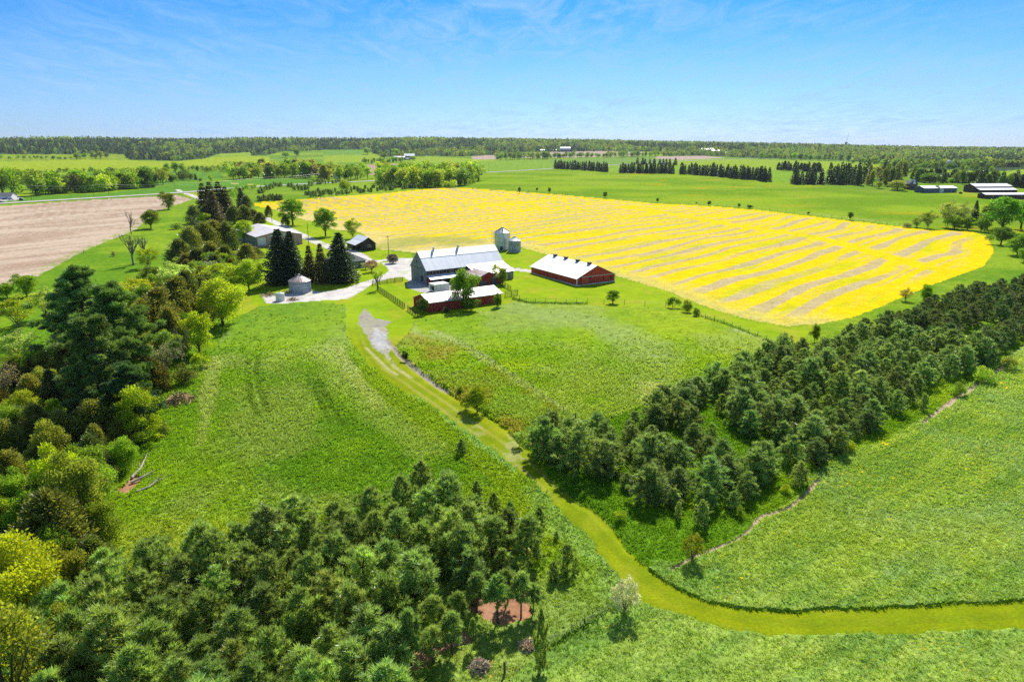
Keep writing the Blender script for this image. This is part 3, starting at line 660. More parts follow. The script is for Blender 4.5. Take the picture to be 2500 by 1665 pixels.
def pine(h=6.6, R=2.5, whorls=13, nb=6, clus=2.6, tips=7, tuft=6, L=.50, W=.10, key='pine', bare=.05, cr=.26):
    """young pine: whorls of rising boughs, each bough ending in several clumps of upright needle tufts"""
    P = []; D = []; T = []; br = []
    for i in range(whorls):
        t = bare + (1 - bare) * (i + .6 * RNG.random()) / whorls; z = h * t * .90
        prof = R * (1 - t ** 1.9) ** .75 * (.62 + .38 * min(1, t * 4)) + .12
        nbi = nb if t < .7 else max(3, nb - 2)
        a0 = RNG.random() * 6.28
        for j in range(nbi):
            a = a0 + 6.283 * j / nbi + RNG.normal(0, .3); el = math.radians(4 + 50 * t + RNG.normal(0, 9)); ln = prof * RNG.uniform(.6, 1.15)
            d = np.array([math.cos(a) * math.cos(el), math.sin(a) * math.cos(el), math.sin(el)]); lat = np.array([-math.sin(a), math.cos(a), 0])
            br.append(([(0, 0, z), tuple(np.array([0, 0, z]) + d * ln * .9)], [.045, .01], 3))
            nc_ = max(1, int(clus * ln / R + .7 + RNG.random()))
            for q in range(nc_):
                s = 1.0 if q == 0 else RNG.uniform(.35, .95)
                c = np.array([0, 0, z]) + d * s * ln + lat * RNG.normal(0, .32) * ln * .7 * (q > 0) + np.array([0, 0, RNG.random() * .15 * ln]); cb = RNG.normal(0, .12)
                n = tips; e = rdir(n, .3); r = cr * RNG.uniform(.7, 1.25) * (.7 + .3 * min(1, ln / R * 1.6))
                P.append(c + e * r * RNG.uniform(.3, 1, (n, 1)) * [1, 1, .8]); D.append(unit(e * .5 + d * .45 + np.array([0, 0, .8]) + RNG.normal(0, .2, (n, 3)))); T.append(np.clip(.5 + 1.3 * cb + RNG.normal(0, .10, n), 0, 1.1))
    top = 7; P.append(np.tile([0, 0, h * .91], (top, 1)) + RNG.normal(0, .10, (top, 3)) * [1, 1, 2.5]); D.append(unit(RNG.normal(0, .3, (top, 3)) + [0, 0, 1])); T.append(np.full(top, .6))
    P = np.concatenate(P); D = np.concatenate(D); T = np.concatenate(T)
    Pk = np.repeat(P, tuft, 0) + RNG.normal(0, .05, (len(P) * tuft, 3)); Dk = unit(np.repeat(D, tuft, 0) + RNG.normal(0, .5, (len(P) * tuft, 3)))
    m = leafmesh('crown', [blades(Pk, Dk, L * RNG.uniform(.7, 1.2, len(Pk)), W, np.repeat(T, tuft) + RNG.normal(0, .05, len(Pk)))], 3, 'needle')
    proto(key, h, R * 2.15, m, trunkmesh([([(0, 0, -.3), (0.03, 0, h * .5), (0, 0, h * .9)], [.13, .08, .02], 6)] + br[::3]))
def lumps(key, h, w, nl, leaves, size, lobe=.30, base=.18, mat='leaf', flat=1.0, air=0.0, up=.35, aspect=.62, trunkr=.22, limbs=7, bark='bark', round_=1.0, multi=False, hollow=.5):
    """crown of separate leaf lumps over an uneven dome, with gaps between them; limbs run from the trunk to the lumps"""
    R = w / 2; cz = h * (base + (1 - base) * .5); hz = h * (1 - base) * .5
    g = rdir(nl, .2); ph = RNG.random(3) * 6.28
    un = 1 + .20 * np.sin(g[:, 0] * 3.1 + ph[0]) * np.sin(g[:, 1] * 2.7 + ph[1]) + .12 * np.sin(g[:, 2] * 4 + ph[2]) + RNG.normal(0, .07, nl)
    rad = RNG.uniform(hollow, 1.0, nl) * un * (1 - .75 * lobe)
    C = g * rad[:, None] * [R, R, hz]; C[:, 2] += cz
    lr = lobe * R * RNG.uniform(.55, 1.35, nl)
    per = np.maximum((leaves * lr ** 2 / (lr ** 2).sum()).astype(int), 4)
    P = []; D = []; T = []
    for c, r, n in zip(C, lr, per):
        d = rdir(n, .55); rr = RNG.uniform(.5, 1.1, n); fl = flat * RNG.uniform(.55, .9)
        p = c + d * (r * rr)[:, None] * [1, 1, fl] + RNG.normal(0, .05 * r, (n, 3))
        P.append(p); D.append(unit(d * .6 + RNG.normal(0, .6, (n, 3)) + [0, 0, up])); T.append(np.clip(.5 + RNG.normal(0, .16) + RNG.normal(0, .16, n), 0, 1.1))
    P = np.concatenate(P); D = np.concatenate(D); T = np.concatenate(T); k = P[:, 2] > .02 * h
    P, D, T = P[k], D[k], T[k]
    m = leafmesh('crown', [cards(P, D, size * RNG.uniform(.7, 1.35, len(P)), size * aspect, T)], 4, mat)
    tb = []
    if multi:
        for i in range(5):
            c = C[RNG.integers(nl)]; tb.append(([(RNG.normal(0, .15), RNG.normal(0, .15), -.3), tuple(c * [.45, .45, .55]), tuple(c)], [trunkr * .6, trunkr * .4, .03], 5))
    else: tb.append(([(0, 0, -.4), (RNG.normal(0, .1), RNG.normal(0, .1), h * max(base, .15) * 1.1), (0, 0, cz + hz * .4)], [trunkr * 1.25, trunkr, trunkr * .3], 8))
    for i in RNG.permutation(nl)[:limbs]:
        c = C[i]; z0 = h * max(base, .12) * RNG.uniform(.8, 1.3)
        tb.append(([(0, 0, z0), tuple(np.array([c[0] * .5, c[1] * .5, z0 + (c[2] - z0) * .6])), tuple(c)], [trunkr * .55, trunkr * .35, .03], 5))
    proto(key, h, w, m, trunkmesh(tb, bark))
def cedar(key, h, w, plumes, leaves, L, W):
    """dense cone of upright sprays"""
    R = w / 2; P = []; D = []; T = []
    for i in range(plumes):
        t = RNG.random() ** 1.2; z = h * (.02 + .78 * t); prof = R * (1 - t ** 1.5) ** .7 * (.75 + .25 * min(1, t * 6)) * RNG.uniform(.8, 1.12)
        a = RNG.random() * 6.283; rr = prof * RNG.uniform(.55, .95)
        c = np.array([math.cos(a) * rr, math.sin(a) * rr, z]); pr = max(.17 * w * (1 - .35 * t), .12) * RNG.uniform(.7, 1.3); ph = pr * RNG.uniform(1.2, 2.0)
        n = max(int(leaves / plumes), 6); d = rdir(n); p = c + d * [pr, pr, ph] * (RNG.uniform(.5, 1, n)[:, None]) + [0, 0, ph * .5]
        lim = p[:, 2] < h; p = p[lim]; d = d[lim]; n = len(p)
        P.append(p); D.append(unit(d * .6 + np.array([math.cos(a) * .35, math.sin(a) * .35, .8]) + RNG.normal(0, .35, (n, 3)))); T.append(np.clip(.5 + RNG.normal(0, .15) + RNG.normal(0, .13, n), 0, 1.1))
    P = np.concatenate(P); D = np.concatenate(D); T = np.concatenate(T)
    m = leafmesh('crown', [cards(P, D, L * RNG.uniform(.7, 1.3, len(P)), W, T)], 4, 'needle')
    proto(key, h, w, m, trunkmesh([([(0, 0, -.4), (0, 0, h * .8)], [.2, .03], 6)]))
def spruce(key, h, w, tiers, nb, per, L, W, droop=.25, gap=.06):
    R = w / 2; P = []; D = []; T = []; tb = [([(0, 0, -.4), (0, 0, h * .97)], [.02 * h, .02], 7)]
    for i in range(tiers):
        t = gap + (1 - gap) * (i + RNG.random() * .6) / tiers; z = h * t; ln0 = R * (1 - t ** 1.25) ** .95 * (.8 + .2 * min(1, t * 5)) + .12
        a0 = RNG.random() * 6.28
        for j in range(nb):
            a = a0 + 6.283 * j / nb + RNG.normal(0, .2); ln = ln0 * RNG.uniform(.72, 1.18)
            dx = np.array([math.cos(a), math.sin(a), 0]); lat = np.array([-math.sin(a), math.cos(a), 0])
            n = max(4, int(per * ln / R + 3)); s = RNG.uniform(.15, 1, n)
            p = np.array([0, 0, z]) + dx * (s * ln)[:, None] + np.array([0, 0, 1.]) * (-(droop * s * ln) + .28 * ln * s ** 3)[:, None] + lat * (RNG.normal(0, .22, n) * ln * s)[:, None]
            P.append(p); D.append(unit(dx * .7 + lat * RNG.normal(0, .5, (n, 1)) + np.array([0, 0, -.15]) + RNG.normal(0, .3, (n, 3)))); T.append(np.clip(.5 + RNG.normal(0, .15, n), 0, 1))
            if j % 3 == 0: tb.append(([(0, 0, z), tuple(np.array([0, 0, z - droop * ln * .6]) + dx * ln * .85)], [.05, .01], 3))
    P.append(np.tile([0, 0, h * .95], (8, 1)) + RNG.normal(0, .08, (8, 3))); D.append(unit(RNG.normal(0, .3, (8, 3)) + [0, 0, 1])); T.append(np.full(8, .5))
    P = np.concatenate(P); D = np.concatenate(D); T = np.concatenate(T)
    m = leafmesh('crown', [cards(P, D, L * RNG.uniform(.7, 1.3, len(P)), W, T)], 4, 'needle')
    proto(key, h, w, m, trunkmesh(tb))
def bigpine(key, h, w, arms, tufts_, L, W):
    """tall white pine: long level limbs carrying flat pads of needles"""
    R = w / 2; P = []; D = []; T = []; tb = [([(0, 0, -.4), (.2, .1, h * .45), (0, .1, h * .97)], [.42, .3, .05], 8)]
    for i in range(arms):
        t = .22 + .76 * (i + RNG.random()) / arms; z = h * t; a = i * 2.4 + RNG.normal(0, .4)
        ln = R * min(1, (1.08 - t) * 1.7) * RNG.uniform(.6, 1.15) + .5; dx = np.array([math.cos(a), math.sin(a), 0.])
        tipz = z + ln * RNG.uniform(.12, .4); tb.append(([(0, 0, z), tuple(dx * ln * .5 + [0, 0, z + .05 * ln]), tuple(dx * ln * .9 + [0, 0, tipz])], [.12, .08, .03], 5))
        for q in range(RNG.integers(3, 6)):
            s = RNG.uniform(.4, 1.0); c = dx * ln * s + np.array([0, 0, z + (tipz - z) * s]) + np.append(RNG.normal(0, .28 * ln * .6, 2), RNG.normal(.1, .2))
            pr = RNG.uniform(.9, 1.6) * (.75 + .25 * (1 - t)); n = tufts_; d = rdir(n, .3)
            p = c + d * RNG.uniform(.3, 1, (n, 1)) * [pr, pr, pr * RNG.uniform(.4, .75)]
            P.append(p); D.append(unit(d * .5 + dx * .25 + np.array([0, 0, .65]) + RNG.normal(0, .3, (n, 3)))); T.append(np.clip(.5 + RNG.normal(0, .12) + RNG.normal(0, .12, n), 0, 1.1))
    P = np.concatenate(P); D = np.concatenate(D); T = np.concatenate(T); k = 6
    Pk = np.repeat(P, k, 0) + RNG.normal(0, .07, (len(P) * k, 3)); Dk = unit(np.repeat(D, k, 0) + RNG.normal(0, .5, (len(P) * k, 3)))
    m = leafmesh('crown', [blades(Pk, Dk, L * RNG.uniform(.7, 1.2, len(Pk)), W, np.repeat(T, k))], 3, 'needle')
    proto(key, h, w, m, trunkmesh(tb, 'bark'))
def bare(key, h, w, upright=.75, buds=0, n0=7, bark='greybark'):
    tb = []; tips = []
    def grow(p, d, ln, r, lev):
        q = p + d * ln; mid = p + d * ln * .5 + RNG.normal(0, .03 * ln, 3)
        tb.append(([tuple(p), tuple(mid), tuple(q)], [r, r * .8, r * .55], 5 if lev < 2 else 3)); tips.append(q)
        if lev >= 4: return
        for i in range(3 if lev else n0):
            nd = unit(d * .9 + RNG.normal(0, .52, 3) + np.array([0, 0, upright * .5])); st = p + d * ln * RNG.uniform(.45, 1.0)
            grow(st, nd, ln * RNG.uniform(.5, .72), max(r * .5, .012), lev + 1)
    grow(np.array([0, 0, -.3]), np.array([0, 0, 1.]), h * .42, .018 * h + .05, 0)
    tm = trunkmesh(tb, bark); Z = np.array(tips); 
    n = max(buds, 200); i = RNG.integers(0, len(Z), n); p = Z[i] + RNG.normal(0, .22, (n, 3))
    m = leafmesh('twigs', [cards(p, rdir(n, .6), .3 if not buds else .26, .03 if not buds else .12, RNG.uniform(.3, .9, n))], 4, 'leaf')
    proto(key, max(Z[:, 2]), w, m, tm)
for _ in range(4): pine()
for _ in range(2): pine(h=6.2, R=2.7, whorls=12, clus=3.6)
pine(h=6.8, R=2.2, whorls=14)
pine(h=6.5, R=2.0, whorls=9, bare=.40, key='pine_bare'); pine(h=6.2, R=1.8, whorls=8, bare=.42, key='pine_bare')
for _ in range(3): pine(h=6.4, R=2.5, whorls=11, clus=2.8, tips=6, tuft=4, L=.5, W=.16, key='pine_far', cr=.36)
for _ in range(2): pine(h=4.5, R=1.6, whorls=8, nb=5, clus=2, tips=4, tuft=3, L=.7, W=.26, key='pine_tiny', cr=.4)
for _ in range(3): cedar('cedar', 10, 5.4, 80, 10000, .36, .16)
for _ in range(2): cedar('cedar_far', 10, 5.4, 50, 1700, .85, .45)
for _ in range(6): lumps('broad', 9, 8, 46, 10000, .30, .27, .02, trunkr=.18)
for _ in range(3): lumps('round', 14, 11, 60, 10000, .44, .24, .16, trunkr=.30)
for _ in range(5): lumps('broad_far', 16, 12, 26, 1500, 1.1, .34, .0, trunkr=.3, limbs=4)
for _ in range(4): lumps('tall_far', 20, 9, 28, 1300, 1.0, .36, .0, trunkr=.3, limbs=4)
for _ in range(2): lumps('airy', 9, 8, 56, 5200, .30, .20, .10, trunkr=.10, limbs=18, multi=True, bark='greybark')
for _ in range(3): lumps('shrub', 3.2, 3.4, 20, 2600, .20, .36, .0, trunkr=.06, limbs=4, multi=True)
for _ in range(2): lumps('shrub_far', 4, 4.4, 12, 400, .6, .42, .0, trunkr=.06, limbs=2)
for _ in range(2): spruce('spruce', 19, 10, 36, 14, 30, .75, .30, droop=.2, gap=.03)
for _ in range(2): spruce('cone_spruce', 15, 7, 30, 12, 22, .62, .28, droop=.2, gap=.03)
for _ in range(3): spruce('spruce_far', 16, 7.5, 17, 9, 11, 1.25, .70, gap=.0, droop=.15)
for _ in range(2): bigpine('bigpine', 22, 14, 44, 120, .50, .11)
bigpine('bigpine', 20, 12, 36, 120, .5, .11)
bare('bare', 10, 7); bare('poplar', 13, 4, 1.5, n0=9); bare('greywillow', 9, 8, .6, 1500)
bare('sapling', 8, 2.2, 1.8, 700, n0=8)
SW = {}
def plant(key, name, x, y, h, w, col, label, cat, group, parts=True, jitter=.12, bark=None):
    pr = PROTO[key]; h0, w0, cm, tm = pr[RNG.integers(len(pr))]
    z = float(hgt(x, y))
    t = thing(name, label, cat, (x, y, z - .05), RNG.random() * 6.283, group)
    t.scale = (w / w0, w / w0, h / h0)
    c = np.array(col) * (1 + RNG.normal(0, jitter * .5, 3) * [1, .3, 1]) * (1 + RNG.normal(0, jitter * 1.1))
    k = link(bpy.data.objects.new('twigs' if cm.name.startswith('twigs') else 'crown', cm), t); k.color = tuple(np.clip(c, .003, 1)) + (1,)
    if parts: link(bpy.data.objects.new('trunk', tm), t)
    return t
def plantpx(key, name, bx, by, ty, wpx, col, label, cat='tree', group=None, hmax=None, **kw):
    x, y = gpt(bx, by); z = float(hgt(x, y)); h = ztop(x, y, ty) - z
    if hmax: h = min(h, hmax)
    dep = y * CP - (z + h * .5 - H) * SP
    return plant(key, name, x, y, max(h, .6), wpx * dep / F, col, label, cat, group, **kw)
# leaf colours
PINE = (.215, .305, .085); PINE2 = (.190, .275, .085); CEDAR = (.185, .200, .040); CEDARD = (.125, .160, .038); BRIGHT = (.29, .39, .018); LIME = (.355, .44, .020)
GREEN = (.20, .34, .018); DEEP = (.105, .195, .018); PALE = (.36, .45, .12); OLIVE = (.25, .30, .042); SPR = (.052, .092, .036); SPRB = (.095, .088, .034); BPINE = (.150, .255, .060); SILV = (.30, .35, .20)
# ------------------------------------------------------------------ plantations
def poly_world(poly): return np.array([gpt(*p) for p in poly])
def scatter(poly, gap, tries=6000, holes=()):
    """points at least gap metres apart inside an outline given in photo pixels"""
    w = poly_world(poly); lo, hi = w.min(0), w.max(0); out = []
    P = RNG.uniform(lo, hi, (tries, 2)); hw = [poly_world(q) for q in holes]
    def inside(p, w):
        r = False
        for (x1, y1), (x2, y2) in zip(w, np.roll(w, -1, 0)):
            if (y1 > p[1]) != (y2 > p[1]) and p[0] < (x2 - x1) * (p[1] - y1) / (y2 - y1) + x1: r = not r
        return r
    for p in P:
        if not inside(p, w) or any(inside(p, q) for q in hw): continue
        if any((p[0] - q[0]) ** 2 + (p[1] - q[1]) ** 2 < gap * gap for q in out): continue
        out.append(p)
    return out
def S(pts): return [(x * 1.062, y * 1.062) for x, y in pts]
FRONT = S([(150,1450),(300,1350),(400,1318),(500,1305),(620,1275),(700,1245),(760,1225),(850,1215),(950,1190),(1030,1195),(1100,1215),(1180,1255),(1215,1290),(1225,1350),(1190,1410),(1120,1440),(1030,1500),(980,1570),(930,1700),(900,1950),(100,1950),(60,1600)])
fw = scatter(FRONT, 3.3)
for x, y in fw:
    px, py = project(x, y, 0); e = fbm(np.array(x / 9), np.array(y / 9), 301, 2)
    h = 5.2 + 3.4 * float(e) + RNG.normal(0, .7); h = max(h, 3.4)
    if py < 1340: h = max(h - .6, 3)
    soil = px > 985 and py > 1430 + max(0, (1250 - px)) * .35
    if soil: continue
    col = np.array(PINE) * (1.15 if e > .5 else .95)
    lb = ('bushy young pine on the meadow edge of the lower plantation' if py < 1370 else 'bushy young pine crowded inside the lower plantation')
    plant('pine', 'pine_tree', x, y, h, h * RNG.uniform(.74, .96) , col, lb, 'pine tree', 'young pines of the lower plantation', jitter=.10)
for bx, by, ty, w, lb in [(1165,1235,1170,34,'small upright pine just outside the upper edge of the lower plantation'),(1205,1262,1200,36,'squat little pine between the lower plantation and the lane'),(1245,1268,1222,30,'tiny dark pine on the slope above the lower plantation'),(1317,1290,1235,32,'narrow pine standing apart nearest the grass lane'),
      (1385,1400,1325,58,'round pine alone on the slope left of the lane bend'),(1352,1420,1368,36,'low pine tucked beside the round pine near the lane bend'),(1358,1325,1295,18,'seedling pine in bright grass left of the lane'),(1127,1113,1070,30,'small dark pine alone in the meadow left of the lane'),(1320,1650,1480,44,'thin tall pine by the brush pile at the plantation corner'),(1195,1190,1178,12,'seedling pine in the meadow above the lower plantation'),(1030,1230,1120,74,'tall pale-topped pine at the top of the lower plantation')]:
    plantpx('pine', 'pine_tree', bx, by, ty, w, PINE2 if w < 40 else PINE, lb, 'pine tree', 'young pines of the lower plantation' if w > 90 else None)
for bx, by, ty, w in [(1165,1497,1395,80),(1215,1521,1400,90),(1272,1509,1392,84),(1302,1500,1420,60),(1104,1601,1490,90),(1058,1625,1525,88),(1006,1655,1480,100),(1120,1535,1440,70),(1060,1560,1450,90),(960,1640,1520,90),(940,1700,1570,90),(1240,1470,1385,70)]:
    plantpx('pine_bare', 'pine_tree', bx, by, ty, w, PINE, 'slender young pine with a bare stem over the red bare soil', 'pine tree', 'bare-stemmed pines over the red soil')
plantpx('pine_bare', 'pine_tree', 1156, 1583, 1505, 30, PINE, 'thin half-bare pine sapling behind the brush pile', 'pine tree')
RIGHT = S([(1235,1050),(1262,1010),(1330,1005),(1400,1000),(1470,970),(1520,950),(1560,945),(1580,915),(1640,905),(1660,880),(1720,850),(1800,820),(1880,795),(2010,770),(2110,722),(2210,692),(2354,650),(2560,620),(2560,720),(2420,770),(2330,795),(2260,838),(2190,870),(2110,900),(2080,950),(2030,985),(1960,1030),(1900,1060),(1850,1090),(1760,1110),(1700,1170),(1600,1185),(1500,1165),(1420,1120),(1340,1090),(1280,1080)])
HOLES = [S([(1575,935),(1640,915),(1690,940),(1700,1000),(1800,1045),(1790,1085),(1700,1070),(1640,1060),(1590,1000)]), S([(1560,1075),(1615,1065),(1630,1165),(1580,1185)]), S([(1400,1000),(1450,1040),(1440,1120),(1400,1110)]), S([(2170,775),(2290,740),(2310,785),(2200,830)]), S([(1840,800),(1900,790),(1890,840),(1850,850)])]
rw = sorted(scatter(RIGHT, 3.55, 20000, HOLES), key=lambda q: math.hypot(q[0], q[1]))
NEARP = 268 - len(fw)
far_pines = []
for i, (x, y) in enumerate(rw):
    px, py = project(x, y, 0); e = float(fbm(np.array(x / 14), np.array(y / 14), 311, 2)); rr = math.hypot(x, y)
    h = max(2.7 + 5.0 * e + RNG.normal(0, .8), 2.2); w_ = h * RNG.uniform(.86, 1.08); col = np.array(PINE2) * (.9 + .3 * e)
    if i >= NEARP: far_pines.append((x, y, h, w_, col)); continue
    lb = 'dense young pine beside the grass lane in the right plantation' if px < 1500 and py > 1040 else 'dense young pine along the hayfield side of the right plantation' if py > 1080 else 'dense young pine in the middle of the right plantation'
    plant('pine' if rr < 170 else 'pine_far', 'pine_tree', x, y, h, w_, col, lb, 'pine tree', 'pines of the right plantation', jitter=.1)
V_ = []; C_ = []; T_ = []
for x, y, h, w_, col in far_pines:          # the far end of the plantation, where single pines run together
    h0, w0, cm, tm = PROTO['pine_far'][RNG.integers(3)]; co = np.empty(len(cm.vertices) * 3, np.float32); cm.vertices.foreach_get('co', co); co = co.reshape(-1, 3); ti = np.empty(len(co), np.float32); cm.attributes['tint'].data.foreach_get('value', ti)
    a = RNG.random() * 6.283; c, s = math.cos(a), math.sin(a); q = co * [w_ / w0, w_ / w0, h / h0]
    V_.append(np.stack([q[:, 0] * c - q[:, 1] * s + x, q[:, 0] * s + q[:, 1] * c + y, q[:, 2] + float(hgt(x, y))], -1)); C_.append(np.tile(col * (1 + RNG.normal(0, .1, 3) * [1, .4, 1]), (len(co), 1))); T_.append(ti)
V_ = np.concatenate(V_); me = raw_mesh('pine_thicket', V_, np.arange(len(V_)).reshape(-1, 3), [foliage_mat('thicket_needles', .30, .35, .45, attr='albedo')], {'albedo': np.concatenate(C_), 'tint': np.concatenate(T_)})
tag(link(bpy.data.objects.new('pine_thicket', me)), 'far end of the right plantation where the young pines run together', 'pine thicket', kind='stuff')
for bx, by, ty, w, lb in [(1712,1285,1218,46,'light green pine standing in front of the right plantation'),(1655,1268,1222,22,'slim pine at the front of the right plantation'),(1590,1232,1148,50,'tall pale pine on the plantation front facing the lane bend'),(1735,1090,1030,40,'small pine alone in the grassy gap of the right plantation'),
      (1760,1010,960,36,'upright pine beside the sunlit gap in the right plantation'),(1950,1185,1125,52,'stubby pine at the hayfield edge of the plantation'),(2045,1110,1045,56,'wide pine overhanging the hayfield edge'),(2252,1005,960,26,'small pine alone on the grass bank by the dirt path'),(2470,845,808,20,'small pine alone on the bank at the right border')]:
    plantpx('pine', 'pine_tree', bx, by, ty, w, PINE, lb, 'pine tree', None)
# deciduous bushes round the plantation
for k, bx, by, ty, w, col, nm, lb in [
    ('airy', 1690,1372,1300,62, (.30,.33,.03), 'small_tree', 'yellow-green small tree with a leaning stem at the hayfield corner'),
    ('airy', 1525,1500,1408,84, (.56,.58,.42), 'small_tree', 'creamy white blossoming small tree beside the lane bend'),
    ('broad', 1165,1005,937,66, (.27,.36,.02), 'small_tree', 'lime green round tree on the bank right of the lane'),
    ('shrub', 1138,1000,960,36, OLIVE, 'shrub', 'brownish shrub leaning on the lime green tree by the lane'),
    ('shrub', 1123,962,944,22, DEEP, 'shrub', 'dark low shrub on the bank right of the lane'),
    ('shrub', 990,880,857,20, (.03,.05,.02), 'shrub', 'small dark juniper where the lane meets the track'),
    ('airy', 1268,1088,1048,36, PALE, 'shrub', 'pale leafy shrub between the lane and the right plantation'),
    ('shrub', 1310,1100,1068,40, (.2,.18,.08), 'shrub', 'dull brown shrub in front of the right plantation corner'),
    ('airy', 2210,735,700,36, (.36,.33,.08), 'shrub', 'tan airy shrub between the flower field and the pines'),
    ('broad', 2258,742,690,36, GREEN, 'shrub', 'dark green upright shrub at the flower field corner of the pines'),
    ('broad', 1988,835,783,28, (.2,.3,.03), 'shrub', 'upright light green shrub at the end of the paddock fence'),
    ('shrub', 2400,935,895,56, (.26,.36,.04), 'shrub', 'broad light green shrub beside the dirt path'),
    ('shrub', 2340,968,935,40, (.22,.32,.04), 'shrub', 'light green shrub right where the dirt path ends'),
    ('shrub', 2460,905,870,40, (.24,.30,.06), 'shrub', 'greyish green shrub near the right border'),
    ('shrub', 1778,940,928,12, (.55,.07,.04), 'shrub', 'tiny red-leaved shrub among the pines'),
    ('shrub', 2075,1105,1075,30, BRIGHT, 'shrub', 'bright green shrub at the foot of the plantation'),
    ('shrub', 1918,1205,1180,30, BRIGHT, 'shrub', 'low bright shrub under the wide pine by the hayfield'),
    ('shrub', 1805,1265,1235,26, (.2,.3,.03), 'shrub', 'small weedy shrub on the bank above the dirt path'),
    ('shrub', 1513,1270,1245,30, (.25,.34,.03), 'shrub', 'weedy bright shrub beside the ditch of the lane'),
    ('round', 1496,741,707,38, GREEN, 'shrub', 'neat round bush on the paddock fence'),
    ('shrub', 1643,752,724,34, DEEP, 'shrub', 'dark bush at the fence corner'), ('shrub', 1678,763,735,30, DEEP, 'shrub', 'second dark bush along the fence corner'), ('shrub', 1700,772,752,22, DEEP, 'shrub', 'smallest dark bush of the fence corner hedge')]:
    plantpx(k, nm, bx, by, ty, w, col, lb, 'small tree' if nm == 'small_tree' else 'shrub')
